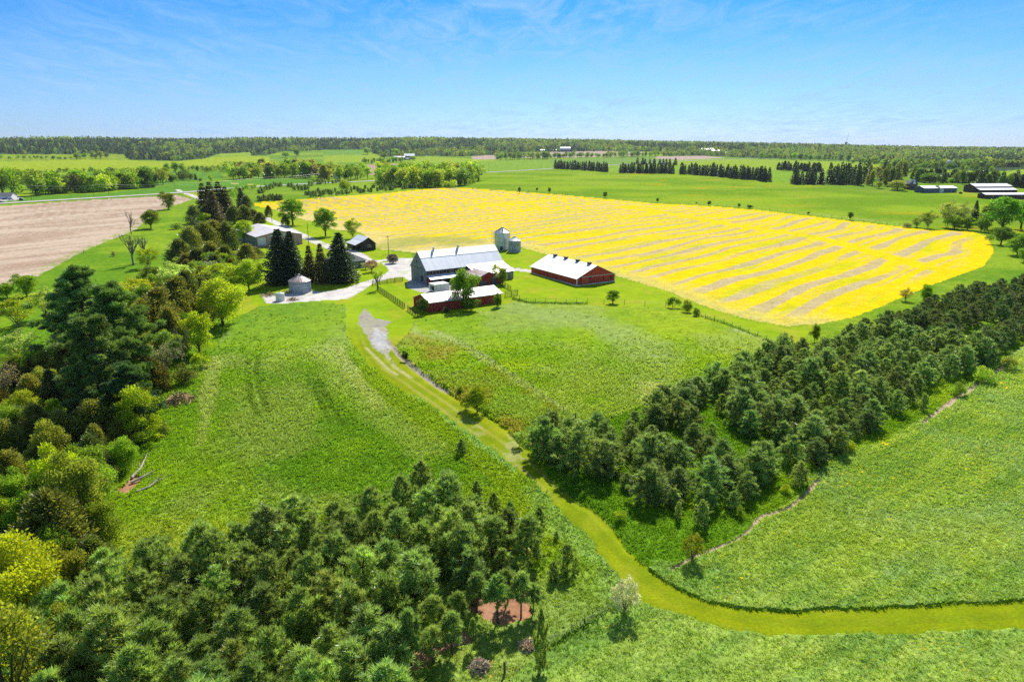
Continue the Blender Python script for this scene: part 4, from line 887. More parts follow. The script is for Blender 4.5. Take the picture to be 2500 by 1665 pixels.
# ------------------------------------------------------------------ the wood on the left
WOOD = [  # kind, base x, base y, top y, width, colour, label
    ('bigpine', 228,905,655,150, BPINE, 'tallest dark white pine rising above the left wood'),
    ('bigpine', 305,960,700,160, BPINE, 'broad dark white pine right of the tallest pine'),
    ('bigpine', 262,1045,775,150, BPINE, 'dark white pine in front of the two tall pines'),
    ('bigpine', 330,1060,890,120, (.08,.15,.05), 'shorter white pine near the meadow edge of the wood'),
    ('bigpine', 195,860,700,110, (.055,.115,.04), 'dark pine on the field side of the tall pines'),
    ('airy', 45,800,716,100, BRIGHT, 'bright green many-stemmed tree by the left border'),
    ('broad', 66,725,666,54, GREEN, 'round mid-green tree at the edge of the ploughed field'),
    ('broad', 18,728,688,44, GREEN, 'small green tree touching the left border near the field'),
    ('airy', 115,778,695,64, PALE, 'thin airy tree with visible stems left of the pines'),
    ('airy', 48,895,800,104, PALE, 'pale grey-green tree below the many-stemmed tree'),
    ('cedar', 118,950,850,62, CEDAR, 'brown cedar left of the big pines'), ('cedar', 160,900,800,56, CEDAR, 'rusty cedar hidden beside the big pines'),
    ('cedar', 86,1010,905,66, CEDAR, 'olive brown cedar under the pale tree'),
    ('greywillow', 20,1010,882,96, (.22,.21,.12), 'half bare grey tree on the left border'),
    ('spruce', 138,1025,898,70, (.11,.13,.035), 'pointed yellowish spruce in the left wood'), ('cedar', 60,1085,985,80, CEDARD, 'dark cedar behind the olive trees at the border'),
    ('cedar', 135,1090,1000,76, CEDAR, 'ragged olive cedar below the pointed spruce'), ('spruce', 202,1085,975,70, (.10,.125,.035), 'olive spruce beside the ragged cedar'), ('cedar', 262,1100,1010,60, CEDAR, 'slim brown cedar in front of the white pines'),
    ('broad', 352,1085,945,108, BRIGHT, 'bright green tree bulging onto the meadow edge'), ('broad', 305,1150,1066,70, (.24,.34,.03), 'small bright tree above the fallen logs'), ('shrub', 400,1065,1030,40, (.18,.26,.04), 'low shrub under the bright tree at the meadow edge'),
    ('cedar', 35,1225,1086,100, CEDAR, 'large olive cedar on the left border'), ('broad', 170,1290,1080,110, LIME, 'lime green treetop showing behind the big olive tree'), ('broad', 215,1320,1095,120, OLIVE, 'big olive brown tree at the meadow corner'),
    ('cedar', 150,1400,1180,150, CEDAR, 'massive olive cedar in the lower left'), ('broad', 14,1300,1200,90, BRIGHT, 'bright tree cut by the left border'), ('broad', 262,1345,1210,90, (.25,.33,.03), 'sunlit yellow-green tree at the wood end'),
    ('broad', 70,1545,1305,210, LIME, 'large lime green maple in the lower left'), ('broad', 190,1480,1330,90, OLIVE, 'olive tree between the lime maple and the pines'), ('cedar', 240,1440,1300,90, CEDARD, 'dark cedar where the wood meets the lower plantation'),
    ('broad', 40,1800,1475,250, OLIVE, 'huge olive tree in the bottom left corner'), ('broad', 175,1640,1480,90, OLIVE, 'olive shrubby tree beside the lower plantation'), ('cedar', 95,1180,1090,80, CEDARD, 'dark cedar below the ragged olive cedar'), ('broad', 100,1320,1225,90, OLIVE, 'brownish tree beside the massive cedar'),
    ('cedar', 398,830,688,84, CEDAR, 'tall brown cedar mass behind the meadow'), ('cedar', 440,800,664,80, CEDAR, 'brown cedar next to the pale maple'), ('cedar', 466,770,650,64, CEDARD, 'dark cedar above the big lime maple'), ('cedar', 362,845,720,70, CEDAR, 'brown cedar right of the white pines'), ('cedar', 424,865,735,66, CEDAR, 'brown cedar between two lime trees'), ('cedar', 500,760,668,50, CEDARD, 'dark cedar hidden by the big lime maple'),
    ('broad', 545,795,678,112, LIME, 'big lime green maple at the meadow corner'), ('broad', 487,865,745,78, LIME, 'lime green tree on the meadow edge below the big maple'), ('broad', 400,868,782,76, BRIGHT, 'yellow-green tree in front of the brown cedars'),
    ('bare', 452,890,790,60, (.2,.17,.12), 'leafless grey tree among lime trees'), ('greywillow', 412,930,835,96, SILV, 'silver grey willow at the meadow edge'), ('shrub', 490,900,860,40, BRIGHT, 'small bright bush at the meadow edge'), ('shrub', 455,940,890,60, (.15,.18,.05), 'dull green bush beside the silver willow'),
    ('airy', 335,745,670,80, LIME, 'pale lime tree right of the tallest pine'), ('airy', 300,720,690,50, (.24,.2,.14), 'grey leafless thicket behind the pines'), ('airy', 432,720,632,84, PALE, 'pale soft green tree in the middle of the wood'), ('airy', 502,690,632,62, SILV, 'silvery small tree in the middle of the wood'), ('broad', 545,710,637,86, LIME, 'lime round tree above the big maple'), ('broad', 608,708,634,66, BRIGHT, 'bright tree nearest the spruces'), ('shrub', 636,672,640,26, BRIGHT, 'small bright bush left of the tallest spruce'), ('broad', 370,700,640,60, (.2,.28,.04), 'mid-green tree on the pasture side of the wood'), ('broad', 395,770,700,50, LIME, 'small lime treetop between brown cedars'),
    ('cedar', 605,648,590,48, CEDAR, 'round cedar below the pink shed'), ('cedar', 622,630,600,34, CEDARD, 'small cedar beside the round cedar'),
    ('cedar', 445,655,575,54, CEDARD, 'dark cedar on the pasture edge'), ('cedar', 470,632,545,54, CEDAR, 'brown cedar in the cedar stand, pasture side'), ('cedar', 505,620,535,60, CEDAR, 'tall brown cedar in the centre of the cedar stand'), ('cedar', 530,612,530,54, CEDAR, 'brown cedar near the pink shed side of the stand'), ('cedar', 555,610,536,50, CEDARD, 'dark cedar behind the bright maple by the shed'), ('cedar', 487,668,600,50, CEDARD, 'dark low cedar at the front of the cedar stand'), ('cedar', 518,655,585,54, CEDAR, 'cedar at the front of the cedar stand'), ('cedar', 552,665,592,54, CEDAR, 'broad cedar at the lower end of the cedar stand'), ('cedar', 530,682,612,46, CEDARD, 'dark cedar just above the silvery tree'),
    ('broad', 597,592,532,54, BRIGHT, 'bright maple against the pink shed'), ('bare', 480,572,520,30, (.2,.17,.12), 'grey leafless tree at the top of the cedar stand'), ('broad', 540,615,585,24, LIME, 'small lime tree inside the cedar stand'), ('broad', 452,645,604,34, LIME, 'lime bush on the pasture edge of the cedars'), ('broad', 500,560,520,34, BRIGHT, 'bright tree between the cedars and the dark spruces'),
    ('cone_spruce', 503,542,446,44, SPRB, 'brown-tipped spruce, leftmost of the tall dark clump'), ('cone_spruce', 520,540,440,46, SPRB, 'brown-tipped spruce, tallest of the dark clump'), ('cone_spruce', 541,538,438,46, SPRB, 'brown-tipped spruce near the right of the dark clump'), ('cone_spruce', 556,538,455,40, SPRB, 'brown-tipped spruce, right end of the dark clump'), ('cone_spruce', 525,555,465,50, SPRB, 'brown-tipped spruce at the front of the dark clump'),
    ('cedar', 475,552,497,34, CEDARD, 'dark cedar below the left of the spruce clump'), ('cedar', 505,555,497,34, CEDARD, 'dark cedar below the tall spruce clump'), ('cedar', 572,548,497,34, CEDARD, 'dark cedar right of the spruce clump'), ('cedar', 598,545,498,34, CEDARD, 'dark cedar behind the pink shed'), ('cedar', 618,542,508,30, CEDARD, 'cedar at the corner of the driveway'), ('cedar', 635,545,516,26, CEDARD, 'small cedar nearest the driveway'),
    ('spruce', 591,506,458,24, SPR, 'pointed spruce alone above the cedars'), ('cedar', 603,510,475,22, CEDARD, 'dark cedar beside the pointed spruce'),
    ('broad', 412,512,466,38, (.18,.24,.02), 'round tree on the edge of the ploughed field, nearer the road'), ('broad', 369,559,508,48, (.17,.24,.02), 'round tree on the ploughed field edge, nearer the camera'),
    ('bare', 321,572,510,40, (.2,.17,.12), 'dead bare tree on the bank of the ploughed field'), ('poplar', 326,648,566,30, (.2,.2,.12), 'cluster of bare poplar stems in the pasture'), ('poplar', 353,640,570,20, (.2,.2,.12), 'second bare poplar in the pasture'), ('airy', 362,655,600,50, BRIGHT, 'thin leafing tree beside the bare poplars'), ('shrub', 278,626,614,12, (.2,.22,.1), 'small grey bush in the pasture'), ('shrub', 430,560,545,30, (.2,.33,.05), 'leafy shrubs on the pasture slope')]
for k, bx, by, ty, w, col, lb in WOOD:
    nm = {'bigpine': 'white_pine', 'cedar': 'cedar_tree', 'spruce': 'spruce_tree', 'cone_spruce': 'spruce_tree', 'bare': 'bare_tree', 'poplar': 'bare_tree', 'greywillow': 'willow_tree', 'shrub': 'shrub', 'airy': 'small_tree', 'broad': 'broadleaf_tree'}[k]
    plantpx(k, nm, bx, by, ty, w * (1.3 if k == 'cedar' else 1.15), col, lb, nm.replace('_', ' '), hmax=27)
# fill under the wood so no lawn shows between trunks
UNDER = scatter([(30,1120),(60,1000),(150,930),(330,860),(420,780),(480,700),(520,640),(560,690),(540,760),(480,840),(400,940),(380,1040),(300,1120),(240,1280),(180,1420),(60,1500),(-40,1400)], 5.5, 3000)
for x, y in UNDER:
    c = [CEDARD, (.12,.16,.025), OLIVE, (.15,.23,.03)][RNG.integers(4)]
    plant('shrub', 'undergrowth_shrub', x, y, RNG.uniform(2.5, 5), RNG.uniform(5, 7.5), c, 'dull green bush of the undergrowth beneath the left wood', 'shrub', 'undergrowth of the left wood')
FILL = scatter([(-80,1250),(-60,1000),(40,930),(120,900),(200,860),(270,780),(330,740),(390,720),(440,660),(500,640),(560,660),(590,690),(560,720),(520,740),(500,800),(470,850),(430,890),(390,920),(370,990),(320,1070),(270,1150),(230,1290),(180,1410),(60,1520),(-100,1560)], 4.6, 6000)
for x, y in FILL:
    cd = RNG.random() < .45; c = (CEDAR, CEDARD, (.13,.125,.03))[RNG.integers(3)] if cd else (OLIVE, (.20,.31,.03), (.30,.40,.025), (.16,.28,.025))[RNG.integers(4)]
    h = RNG.uniform(6, 10)
    plant('cedar' if cd else 'broad', 'cedar_tree' if cd else 'woodland_tree', x, y, h, h * RNG.uniform(.62, .85), c, 'olive brown cedar packed among others in the left wood' if cd else 'green broadleaf tree packed among the cedars of the left wood', 'cedar tree' if cd else 'tree', 'packed trees of the left wood')
# ------------------------------------------------------------------ trees round the farm
for k, nm, bx, by, ty, w, col, lb in [
    ('spruce','spruce_tree', 688,693,557,92, SPR, 'largest dark spruce left of the old grain bin'), ('spruce','spruce_tree', 716,690,562,72, SPR, 'dark spruce grown into the largest spruce'),
    ('cone_spruce','spruce_tree', 759,690,598,44, SPRB, 'brownish spruce right behind the old grain bin'), ('cone_spruce','spruce_tree', 787,692,593,46, SPRB, 'spruce with brown cones in the middle of the row'), ('spruce','spruce_tree', 833,690,566,92, SPR, 'broad dark spruce at the right end of the farmyard row'),
    ('round','maple_tree', 715,550,482,70, GREEN, 'big spreading maple beside the driveway'), ('cedar','cedar_tree', 657,529,499,20, CEDARD, 'clipped conical cedar by the driveway'), ('cedar','cedar_tree', 697,550,522,22, CEDARD, 'conical cedar in front of the spreading maple'),
    ('round','maple_tree', 795,577,506,62, (.14,.26,.02), 'round-headed maple with a clear trunk on the lawn'), ('airy','maple_tree', 861,583,530,48, GREEN, 'sparse maple behind the dark wooden shed'),
    ('sapling','sapling', 922,708,652,20, BRIGHT, 'slender sapling at the corner of the rail fence'), ('broad','broadleaf_tree', 1133,752,655,76, (.17,.29,.025), 'leafy tree standing against the long red shed'),
    ('shrub','shrub', 1150,762,725,50, DEEP, 'dark bush under the tree at the red shed'), ('shrub','shrub', 1033,768,727,36, (.05,.10,.02), 'dark bush at the left end of the red shed'), ('broad','shrub', 1214,752,714,26, (.08,.17,.025), 'upright bush at the right end of the red shed'), ('shrub','shrub', 1090,765,750,20, (.06,.1,.03), 'low weeds growing against the red shed wall'),
    ('airy','small_tree', 1212,694,636,34, (.55,.60,.36), 'white flowering small tree beside the barn wing'), ('broad','small_tree', 1228,695,648,26, (.16,.26,.03), 'green small tree beside the white flowering tree'),
    ('airy','small_tree', 908,664,632,36, (.36,.22,.20), 'pink blossoming crab apple tree on the lawn'), ('airy','small_tree', 893,658,640,26, (.36,.40,.26), 'pale blossoming tree beside the pink one'),
    ('round','broadleaf_tree', 430,0,0,0, 0, '')][:-1]:
    plantpx(k, nm, bx, by, ty, w, col, lb, nm.replace('_', ' '))
x, y = gpt(958, 643); t = plant('shrub', 'lilac_bush', x, y, 4.0, 5.2, (.09,.14,.04), 'round lilac bush covered in purple flowers', 'shrub', None)
n = 900; d = rdir(n, .5); t2 = raw_mesh('blossom', cards(d * [1.62, 1.62, 1.5] * RNG.uniform(.92, 1.06, (n, 1)) + [0, 0, 1.65], rdir(n, .8), .28, .16, RNG.uniform(.4, 1, n))[0], np.arange(n * 4).reshape(-1, 4), [M['purple']], {'tint': RNG.uniform(.3, 1, n * 4)})
b = link(bpy.data.objects.new('blossom', t2), t); b.color = (.22, .10, .26, 1)
# ------------------------------------------------------------------ hedgerows, belts and woods of the middle distance
def belt(keys, name, pts, n, hr, ws, cols, label, group, depth=6, cat=None):
    """n plants along a line in photo pixels, spread depth px up the picture"""
    P = np.array(pts, float); seg = np.hypot(*(P[1:] - P[:-1]).T); cum = np.r_[0, np.cumsum(seg)]
    for i in range(n):
        s = (i + RNG.random()) / n * cum[-1]; bx = np.interp(s, cum, P[:, 0]); by = np.interp(s, cum, P[:, 1]) - depth * RNG.random() ** 1.5
        x, y = gpt(bx, by); h = RNG.uniform(*hr); c = cols[RNG.integers(len(cols))]
        plant(keys[RNG.integers(len(keys))], name, x, y, h, h * RNG.uniform(*ws), c, label, cat or name.replace('_', ' '), group)
G4 = [GREEN, (.22,.36,.025), (.28,.41,.03), DEEP, (.32,.42,.05)]
belt(['broad_far'], 'broadleaf_tree', [(-120,484),(0,482),(90,479)], 10, (26,33), (.7,.9), G4, 'tall leafy tree of the belt at the left border beyond the road', 'belt beyond the road', 16)
belt(['broad_far','broad_far','cedar_far'], 'broadleaf_tree', [(90,479),(170,473),(240,471),(300,463),(365,459),(412,449)], 38, (17,26), (.75,.95), G4 + [CEDARD], 'leafy tree in the belt along the far side of the road', 'belt beyond the road', 9)
belt(['cedar_far'], 'cedar_tree', [(80,470),(130,466),(170,470)], 6, (16,24), (.5,.6), [(.14,.11,.06), CEDARD], 'dull brown evergreen in the roadside belt', 'evergreens of the roadside belt', 8)
belt(['shrub_far'], 'shrub', [(110,425),(250,424),(400,423)], 34, (6,11), (.9,1.3), G4 + [(.12,.2,.04)], 'bush in the hedge between the bright field and the roadside belt', 'hedge of the bright field', 5)
belt(['shrub_far'], 'shrub', [(0,390),(90,390),(180,391)], 16, (8,13), (.9,1.3), [DEEP, GREEN], 'bush on the far edge of the bright field', 'far edge of the bright field', 3)
belt(['broad_far'], 'broadleaf_tree', [(180,391),(215,389),(270,387)], 7, (22,30), (.8,1.0), [(.2,.3,.06), GREEN, (.25,.33,.07)], 'rounded tree standing before the dark forest on the left', 'trees before the left forest', 3)
for bx, by, ty, w, lb in [(410,421,395,18,'broad tree left in the cluster of two beyond the belt'),(428,421,392,26,'bigger tree of the cluster of two beyond the belt'),(447,421,398,20,'third tree beside the cluster beyond the belt'),(449,433,413,30,'lone round tree in the green field beyond the belt'),(508,421,404,12,'spruce pair in the hedge beyond the green field'),(515,444,424,13,'grey-green tree on the near edge of the field'),(490,443,434,12,'little round tree beside a spire in the field')]:
    plantpx('broad_far', 'broadleaf_tree', bx, by, ty, w, G4[RNG.integers(4)], lb, 'tree')
plantpx('spruce_far','spruce_tree', 478,440,424,9, SPR, 'small spire spruce in the green field', 'spruce tree'); plantpx('spruce_far','spruce_tree', 561,415,403,5, SPR, 'tiny distant spire in the hedge', 'spruce tree')
belt(['shrub_far'], 'shrub', [(405,448),(450,441),(475,441)], 10, (8,12), (.9,1.2), [DEEP, (.1,.15,.03)], 'dark low bush by the end of the roadside belt', 'bushes at the belt end', 3)
belt(['shrub_far','broad_far'], 'shrub', [(460,418),(520,420),(560,423),(600,431)], 26, (7,13), (.8,1.2), [(.28,.36,.10), GREEN, (.22,.32,.06)], 'pale bush in the hedge beyond the green field', 'hedge beyond the green field', 7)
belt(['broad_far','tall_far','broad_far','cedar_far'], 'broadleaf_tree', [(558,440),(640,437),(745,435),(800,442)], 58, (19,28), (.75,1.0), G4 + [(.32,.34,.06), (.22,.18,.07), (.30,.36,.05)], 'leafy tree of the wood on the far side of the road', 'wood beyond the road', 22)
belt(['broad_far','tall_far'], 'broadleaf_tree', [(795,443),(850,442),(900,438)], 18, (20,27), (.55,.75), G4 + [DEEP], 'dark leafy tree where the road enters the wood', 'wood beyond the road', 14)
belt(['tall_far','broad_far'], 'broadleaf_tree', [(918,450),(965,455),(1010,459),(1055,460),(1100,457),(1140,452),(1175,440)], 36, (22,29), (.6,.8), [(.24,.38,.03), (.32,.44,.035), (.18,.32,.03), (.36,.45,.05)], 'tall light green tree of the copse at the flower field corner', 'copse at the flower field', 6)
belt(['tall_far','broad_far'], 'broadleaf_tree', [(925,440),(1010,446),(1100,444),(1165,432)], 24, (24,30), (.65,.8), [(.28,.42,.03), (.34,.46,.04), (.38,.46,.06)], 'light green treetop at the back of the copse', 'copse at the flower field', 14)
belt(['shrub_far'], 'shrub', [(918,452),(1010,460),(1100,459),(1160,449)], 34, (5,9), (1.0,1.5), [(.22,.34,.03), (.3,.42,.04)], 'leafy bush at the foot of the copse', 'bushes at the copse foot', 3)
belt(['pine_tiny'], 'young_pine', [(630,478),(655,465),(690,455)], 22, (4,6.5), (.6,.8), [PINE2], 'young evergreen on the hillock near the road', 'evergreens on the hillock', 8)
belt(['pine_tiny'], 'young_pine', [(630,492),(690,489)], 16, (4,6), (.6,.8), [PINE2], 'young evergreen along the left end of the flower field', 'evergreens at the flower field end', 3)
belt(['pine_tiny'], 'young_pine', [(700,462),(745,470),(765,452),(830,448)], 30, (4,7), (.6,.8), [PINE2], 'young evergreen between the two hillocks', 'evergreens between the hillocks', 7)
belt(['pine_tiny'], 'young_pine', [(745,484),(800,480),(860,474),(920,469),(980,464),(1045,458)], 80, (3.5,6), (.6,.8), [PINE2, (.09,.16,.05)], 'young evergreen planted along the far edge of the flower field', 'evergreens along the flower field', 11)
belt(['broad_far'], 'broadleaf_tree', [(838,470),(850,468)], 2, (13,15), (.8,.9), [BRIGHT], 'bright round tree among the young evergreens', 'bright trees among evergreens', 1)
belt(['shrub_far'], 'shrub', [(600,497),(560,480),(600,470),(625,465)], 18, (4,8), (.9,1.2), [GREEN, (.2,.33,.04)], 'bush in the rough ground before the hillock', 'bushes before the hillock', 10)
belt(['broad_far','tall_far'], 'broadleaf_tree', [(1212,392),(1270,391),(1343,390)], 22, (26,34), (.6,.85), [GREEN, (.15,.26,.04), (.2,.3,.05)], 'tree of the far hedgerow before the pinkish field', 'far hedgerow', 3)
belt(['broad_far','shrub_far'], 'broadleaf_tree', [(1343,389),(1400,386),(1500,385),(1620,383)], 36, (16,26), (.8,1.2), [GREEN, (.13,.24,.05), (.2,.3,.06)], 'low tree of the thin far hedgerow', 'far hedgerow', 2)
belt(['broad_far'], 'broadleaf_tree', [(885,402),(930,401),(985,400)], 16, (14,22), (.6,.8), [(.26,.35,.08), (.2,.3,.05), GREEN], 'pale tree in the row behind the small brown field', 'row behind the brown field', 4)
for bx, by, ty, w, lb in [(897,378,358,20,'broad lone tree left of the far white barn'),(938,388,372,24,'dark tree beside the far white barn'),(965,380,361,24,'tree behind the far white barn'),(1008,393,380,18,'pale tree in front of the far barn'),(697,385,369,20,'pale silvery tree before the left forest'),(725,382,361,18,'dark round tree before the left forest'),(2270,447,419,54,'big dark green tree behind the blue shed'),(2320,447,433,24,'rounded tree right of the blue shed roof'),(2190,465,437,46,'broad yellowish tree beside the brick house'),(2145,460,442,22,'bright small tree left of the yellowish tree'),(2252,470,447,24,'round tree before the left end of the blue shed'),(2287,471,450,15,'small tree before the blue shed wall'),(2197,462,440,18,'narrow tree beside the brick house'),(2106,400,383,16,'round distant tree on the pale field edge'),(2133,401,379,24,'large distant tree on the pale field edge')]:
    plantpx('broad_far', 'broadleaf_tree', bx, by, ty, w, DEEP if 'dark' in lb else (.30,.33,.04) if 'yellowish' in lb else GREEN, lb, 'tree')
belt(['spruce_far'], 'spruce_tree', [(1355,413),(1400,415),(1450,418),(1483,421)], 34, (16,22), (.34,.46), [SPR], 'dark spruce in the left windbreak row beyond the pasture', 'left windbreak row', 1)
belt(['spruce_far'], 'spruce_tree', [(1510,423),(1560,424),(1645,425)], 26, (17,22), (.36,.48), [SPR], 'dark spruce in the middle windbreak row', 'middle windbreak row', 1)
belt(['spruce_far'], 'spruce_tree', [(1660,426),(1740,431),(1800,437),(1878,444)], 40, (17,23), (.38,.5), [SPR], 'dark spruce in the long right windbreak row', 'right windbreak row', 1.5)
belt(['spruce_far'], 'spruce_tree', [(1938,450),(1965,451),(2010,451)], 9, (16,24), (.42,.5), [SPR], 'dark spruce in the short row before the farmhouse trees', 'short windbreak row', 2)
belt(['spruce_far'], 'spruce_tree', [(2022,452),(2040,452),(2058,453),(2100,454)], 12, (22,32), (.3,.4), [SPR, (.05,.09,.03)], 'tall ragged spruce near the far farmhouse', 'tall spruces near the farmhouse', 3)
belt(['tall_far','spruce_far','broad_far'], 'broadleaf_tree', [(2105,455),(2150,455),(2205,452)], 13, (24,36), (.35,.55), [(.24,.25,.07), (.08,.13,.04), SPR, (.2,.26,.06)], 'tall mixed tree in the grove left of the brick house', 'grove at the brick house', 8)
belt(['spruce_far'], 'spruce_tree', [(1552,403),(1600,403),(1650,404)], 11, (15,20), (.5,.65), [SPR], 'dark spruce beside the distant road', 'spruces beside the distant road', 1)
belt(['spruce_far','cedar_far'], 'spruce_tree', [(1900,416),(1950,419),(2005,422)], 16, (16,22), (.5,.65), [SPR], 'dark spruce on the far line of the pasture', 'far pasture spruces', 1.5)
belt(['cedar_far','broad_far','spruce_far'], 'mixed_tree', [(2220,442),(2300,448),(2360,452),(2440,457),(2520,462)], 44, (13,22), (.5,.8), [(.05,.085,.03), DEEP, (.12,.2,.04)], 'dark tree of the line behind the white-roofed sheds', 'line behind the white sheds', 8)
belt(['broad_far'], 'broadleaf_tree', [(1850,388),(1950,391),(2060,395),(2080,397)], 22, (18,30), (.6,.9), [GREEN, (.14,.24,.06), (.2,.29,.08)], 'distant rounded tree along the far green field', 'far green field trees', 2)
belt(['shrub_far','broad_far'], 'shrub', [(2080,400),(2149,403),(2200,413),(2300,416),(2431,422)], 26, (10,20), (.8,1.1), [GREEN, DEEP], 'bush of the hedge below the far wooded hill', 'hedge below the wooded hill', 2)
for bx, by, ty, w, lb in [(1268,473,456,9,'small tree on the field fence, leftmost of its line'),(1311,468,458,8,'tiny tree second along the field fence'),(1341,473,457,10,'small tree third along the field fence'),(1477,484,468,14,'round dark bush on the field fence line'),(1605,495,483,8,'narrow bush on the field fence'),(1731,503,490,12,'oval bush on the field fence'),(1804,508,496,9,'small oval bush on the field fence'),(1829,510,500,20,'row of little bushes on the field fence'),(1973,525,517,8,'tiny bush far along the field fence'),(2075,538,517,16,'upright round bush standing in front of the pasture'),(1700,499,493,6,'seedling on the field fence'),(1627,404,396,8,'small tree by the distant road bend')]:
    plantpx('round', 'shrub', bx, by, ty, w, (.10,.19,.03), lb, 'shrub')
# the wood at the right border
for k, bx, by, ty, w, col, lb in [
    ('airy', 2237,556,528,34, (.24,.34,.05), 'light shrubby tree at the left end of the right-hand wood'), ('airy', 2264,558,512,44, (.22,.31,.05), 'thin green tree near the left end of the right-hand wood'), ('airy', 2312,556,484,62, PALE, 'tall pale green tree of the right-hand wood'), ('airy', 2345,552,490,56, (.25,.3,.1), 'pale greyish tree behind the round bright trees'),
    ('spruce', 2376,548,488,24, SPR, 'pointed dark spruce inside the right-hand wood'), ('broad', 2330,560,520,50, (.20,.34,.025), 'round bright tree on the flower field edge'), ('broad', 2362,562,522,40, (.22,.36,.03), 'second round bright tree on the flower field edge'), ('broad', 2395,566,524,44, (.18,.32,.03), 'third round bright tree on the flower field edge'),
    ('round', 2445,568,478,90, (.14,.29,.02), 'largest deep green maple of the right-hand wood'), ('round', 2492,560,484,70, (.2,.34,.03), 'bright maple at the right border'), ('round', 2410,560,500,54, DEEP, 'dark tree between the spruce and the largest maple'), ('broad', 2443,598,550,66, (.13,.27,.02), 'low round tree casting shade on the grass'), ('broad', 2482,624,566,60, (.17,.32,.025), 'leafy tree nearest the camera at the right border'), ('broad', 2530,600,540,70, (.18,.32,.03), 'tree cut by the right border'), ('round', 2540,560,490,70, (.2,.34,.03), 'tree beyond the right border'), ('broad', 2500,640,600,40, (.2,.34,.03), 'small tree at the right border'),
    ('shrub', 2215,556,545,26, (.2,.2,.1), 'grey shrub where the wood meets the pasture')]:
    nm = 'spruce_tree' if k == 'spruce' else 'shrub' if k == 'shrub' else 'broadleaf_tree'
    plantpx(k, nm, bx, by, ty, w, col, lb, nm.replace('_', ' '))
# ------------------------------------------------------------------ far forest: one mass nobody could count
def forest():
    n = 16000
    px = RNG.uniform(-350, 2850, n * 3); y = 1750 + 4300 * RNG.random(n * 3) ** 1.5
    x = (px - 1250) / F * (y * CP + H * SP)
    z = hgt(x, y); qx, qy = project(x, y, z)
    fyy = np.interp(qx, [p[0] for p in FORF], [p[1] for p in FORF])
    c_, zo, _ = shade_at(x, y)
    ok = (zo == ZI['forest_floor']) & (qy < fyy)
    x, y, z, qx = x[ok][:n], y[ok][:n], z[ok][:n], qx[ok][:n]; n = len(x)
    con = fbm(x / 260, y / 420, 401, 3) + np.interp(qx, [0, 500, 900, 1300, 2500], [.16, .08, .0, -.04, -.06]) + sstep(3200, 4300, y) * .07 > .52
    con ^= RNG.random(n) < .12
    hv = 1 + .5 * (fbm(x / 120, y / 200, 405, 3) - .5) * 2 * .6; h = np.where(con, RNG.uniform(13, 25, n), RNG.uniform(11, 21, n)) * hv; w = np.where(con, h * .42, h * .75)
    k = 70; d = unit(RNG.normal(0, 1, (n, k, 3)) + [0, 0, .3]); t = 1 - RNG.random((n, k)) ** .62
    P = np.empty((n, k, 3))
    a = RNG.random((n, k)) * 6.283
    # conifers: cone; broadleaf: lumpy dome
    rc = (1 - t) ** .8 * (w / 2)[:, None]
    cone = np.stack([np.cos(a) * rc, np.sin(a) * rc, t * h[:, None]], -1)
    lob = 1 + .28 * np.sin(d[..., 0] * 5 + d[..., 2] * 4 + RNG.random((n, 1)) * 6)
    dome = d * lob[..., None] * np.stack([w / 2, w / 2, h * .45], -1)[:, None, :] + np.stack([0 * h, 0 * h, h * .52], -1)[:, None, :]
    P = np.where(con[:, None, None], cone, dome) + np.stack([x, y, z], -1)[:, None, :]
    P = P.reshape(-1, 3); ax = rdir(n * k, .25); s = unit(np.cross(ax, rdir(n * k))); L = np.repeat(np.where(con, 4.6, 4.8), k)[:, None] * RNG.uniform(.6, 1.3, (n * k, 1))
    V = np.stack([P - s * L * .4 - ax * L * .3, P + s * L * .4 - ax * L * .3, P + ax * L * .6], 1).reshape(-1, 3)
    base = np.where(con[:, None], np.array([.085, .150, .070]), np.array([.24, .36, .060])) * (.65 + .7 * fbm(x / 90, y / 160, 407, 3))[:, None] * (1 + RNG.normal(0, .22, (n, 1))) * (1 + RNG.normal(0, .1, (n, 3)))
    pale = (~con) & (RNG.random(n) < .18); base[pale] = np.array([.34, .42, .07])
    tint = np.clip(.5 + RNG.normal(0, .2, n * k), 0, 1.1)
    me = raw_mesh('forest', V, np.arange(len(V)).reshape(-1, 3), [M['forest']], {'albedo': np.repeat(np.clip(base, .01, 1), k * 3, 0), 'tint': np.repeat(tint, 3)})
    tag(link(bpy.data.objects.new('forest', me)), 'distant mixed forest of dark conifers and light broadleaf trees on the horizon', 'forest', kind='stuff')
forest()
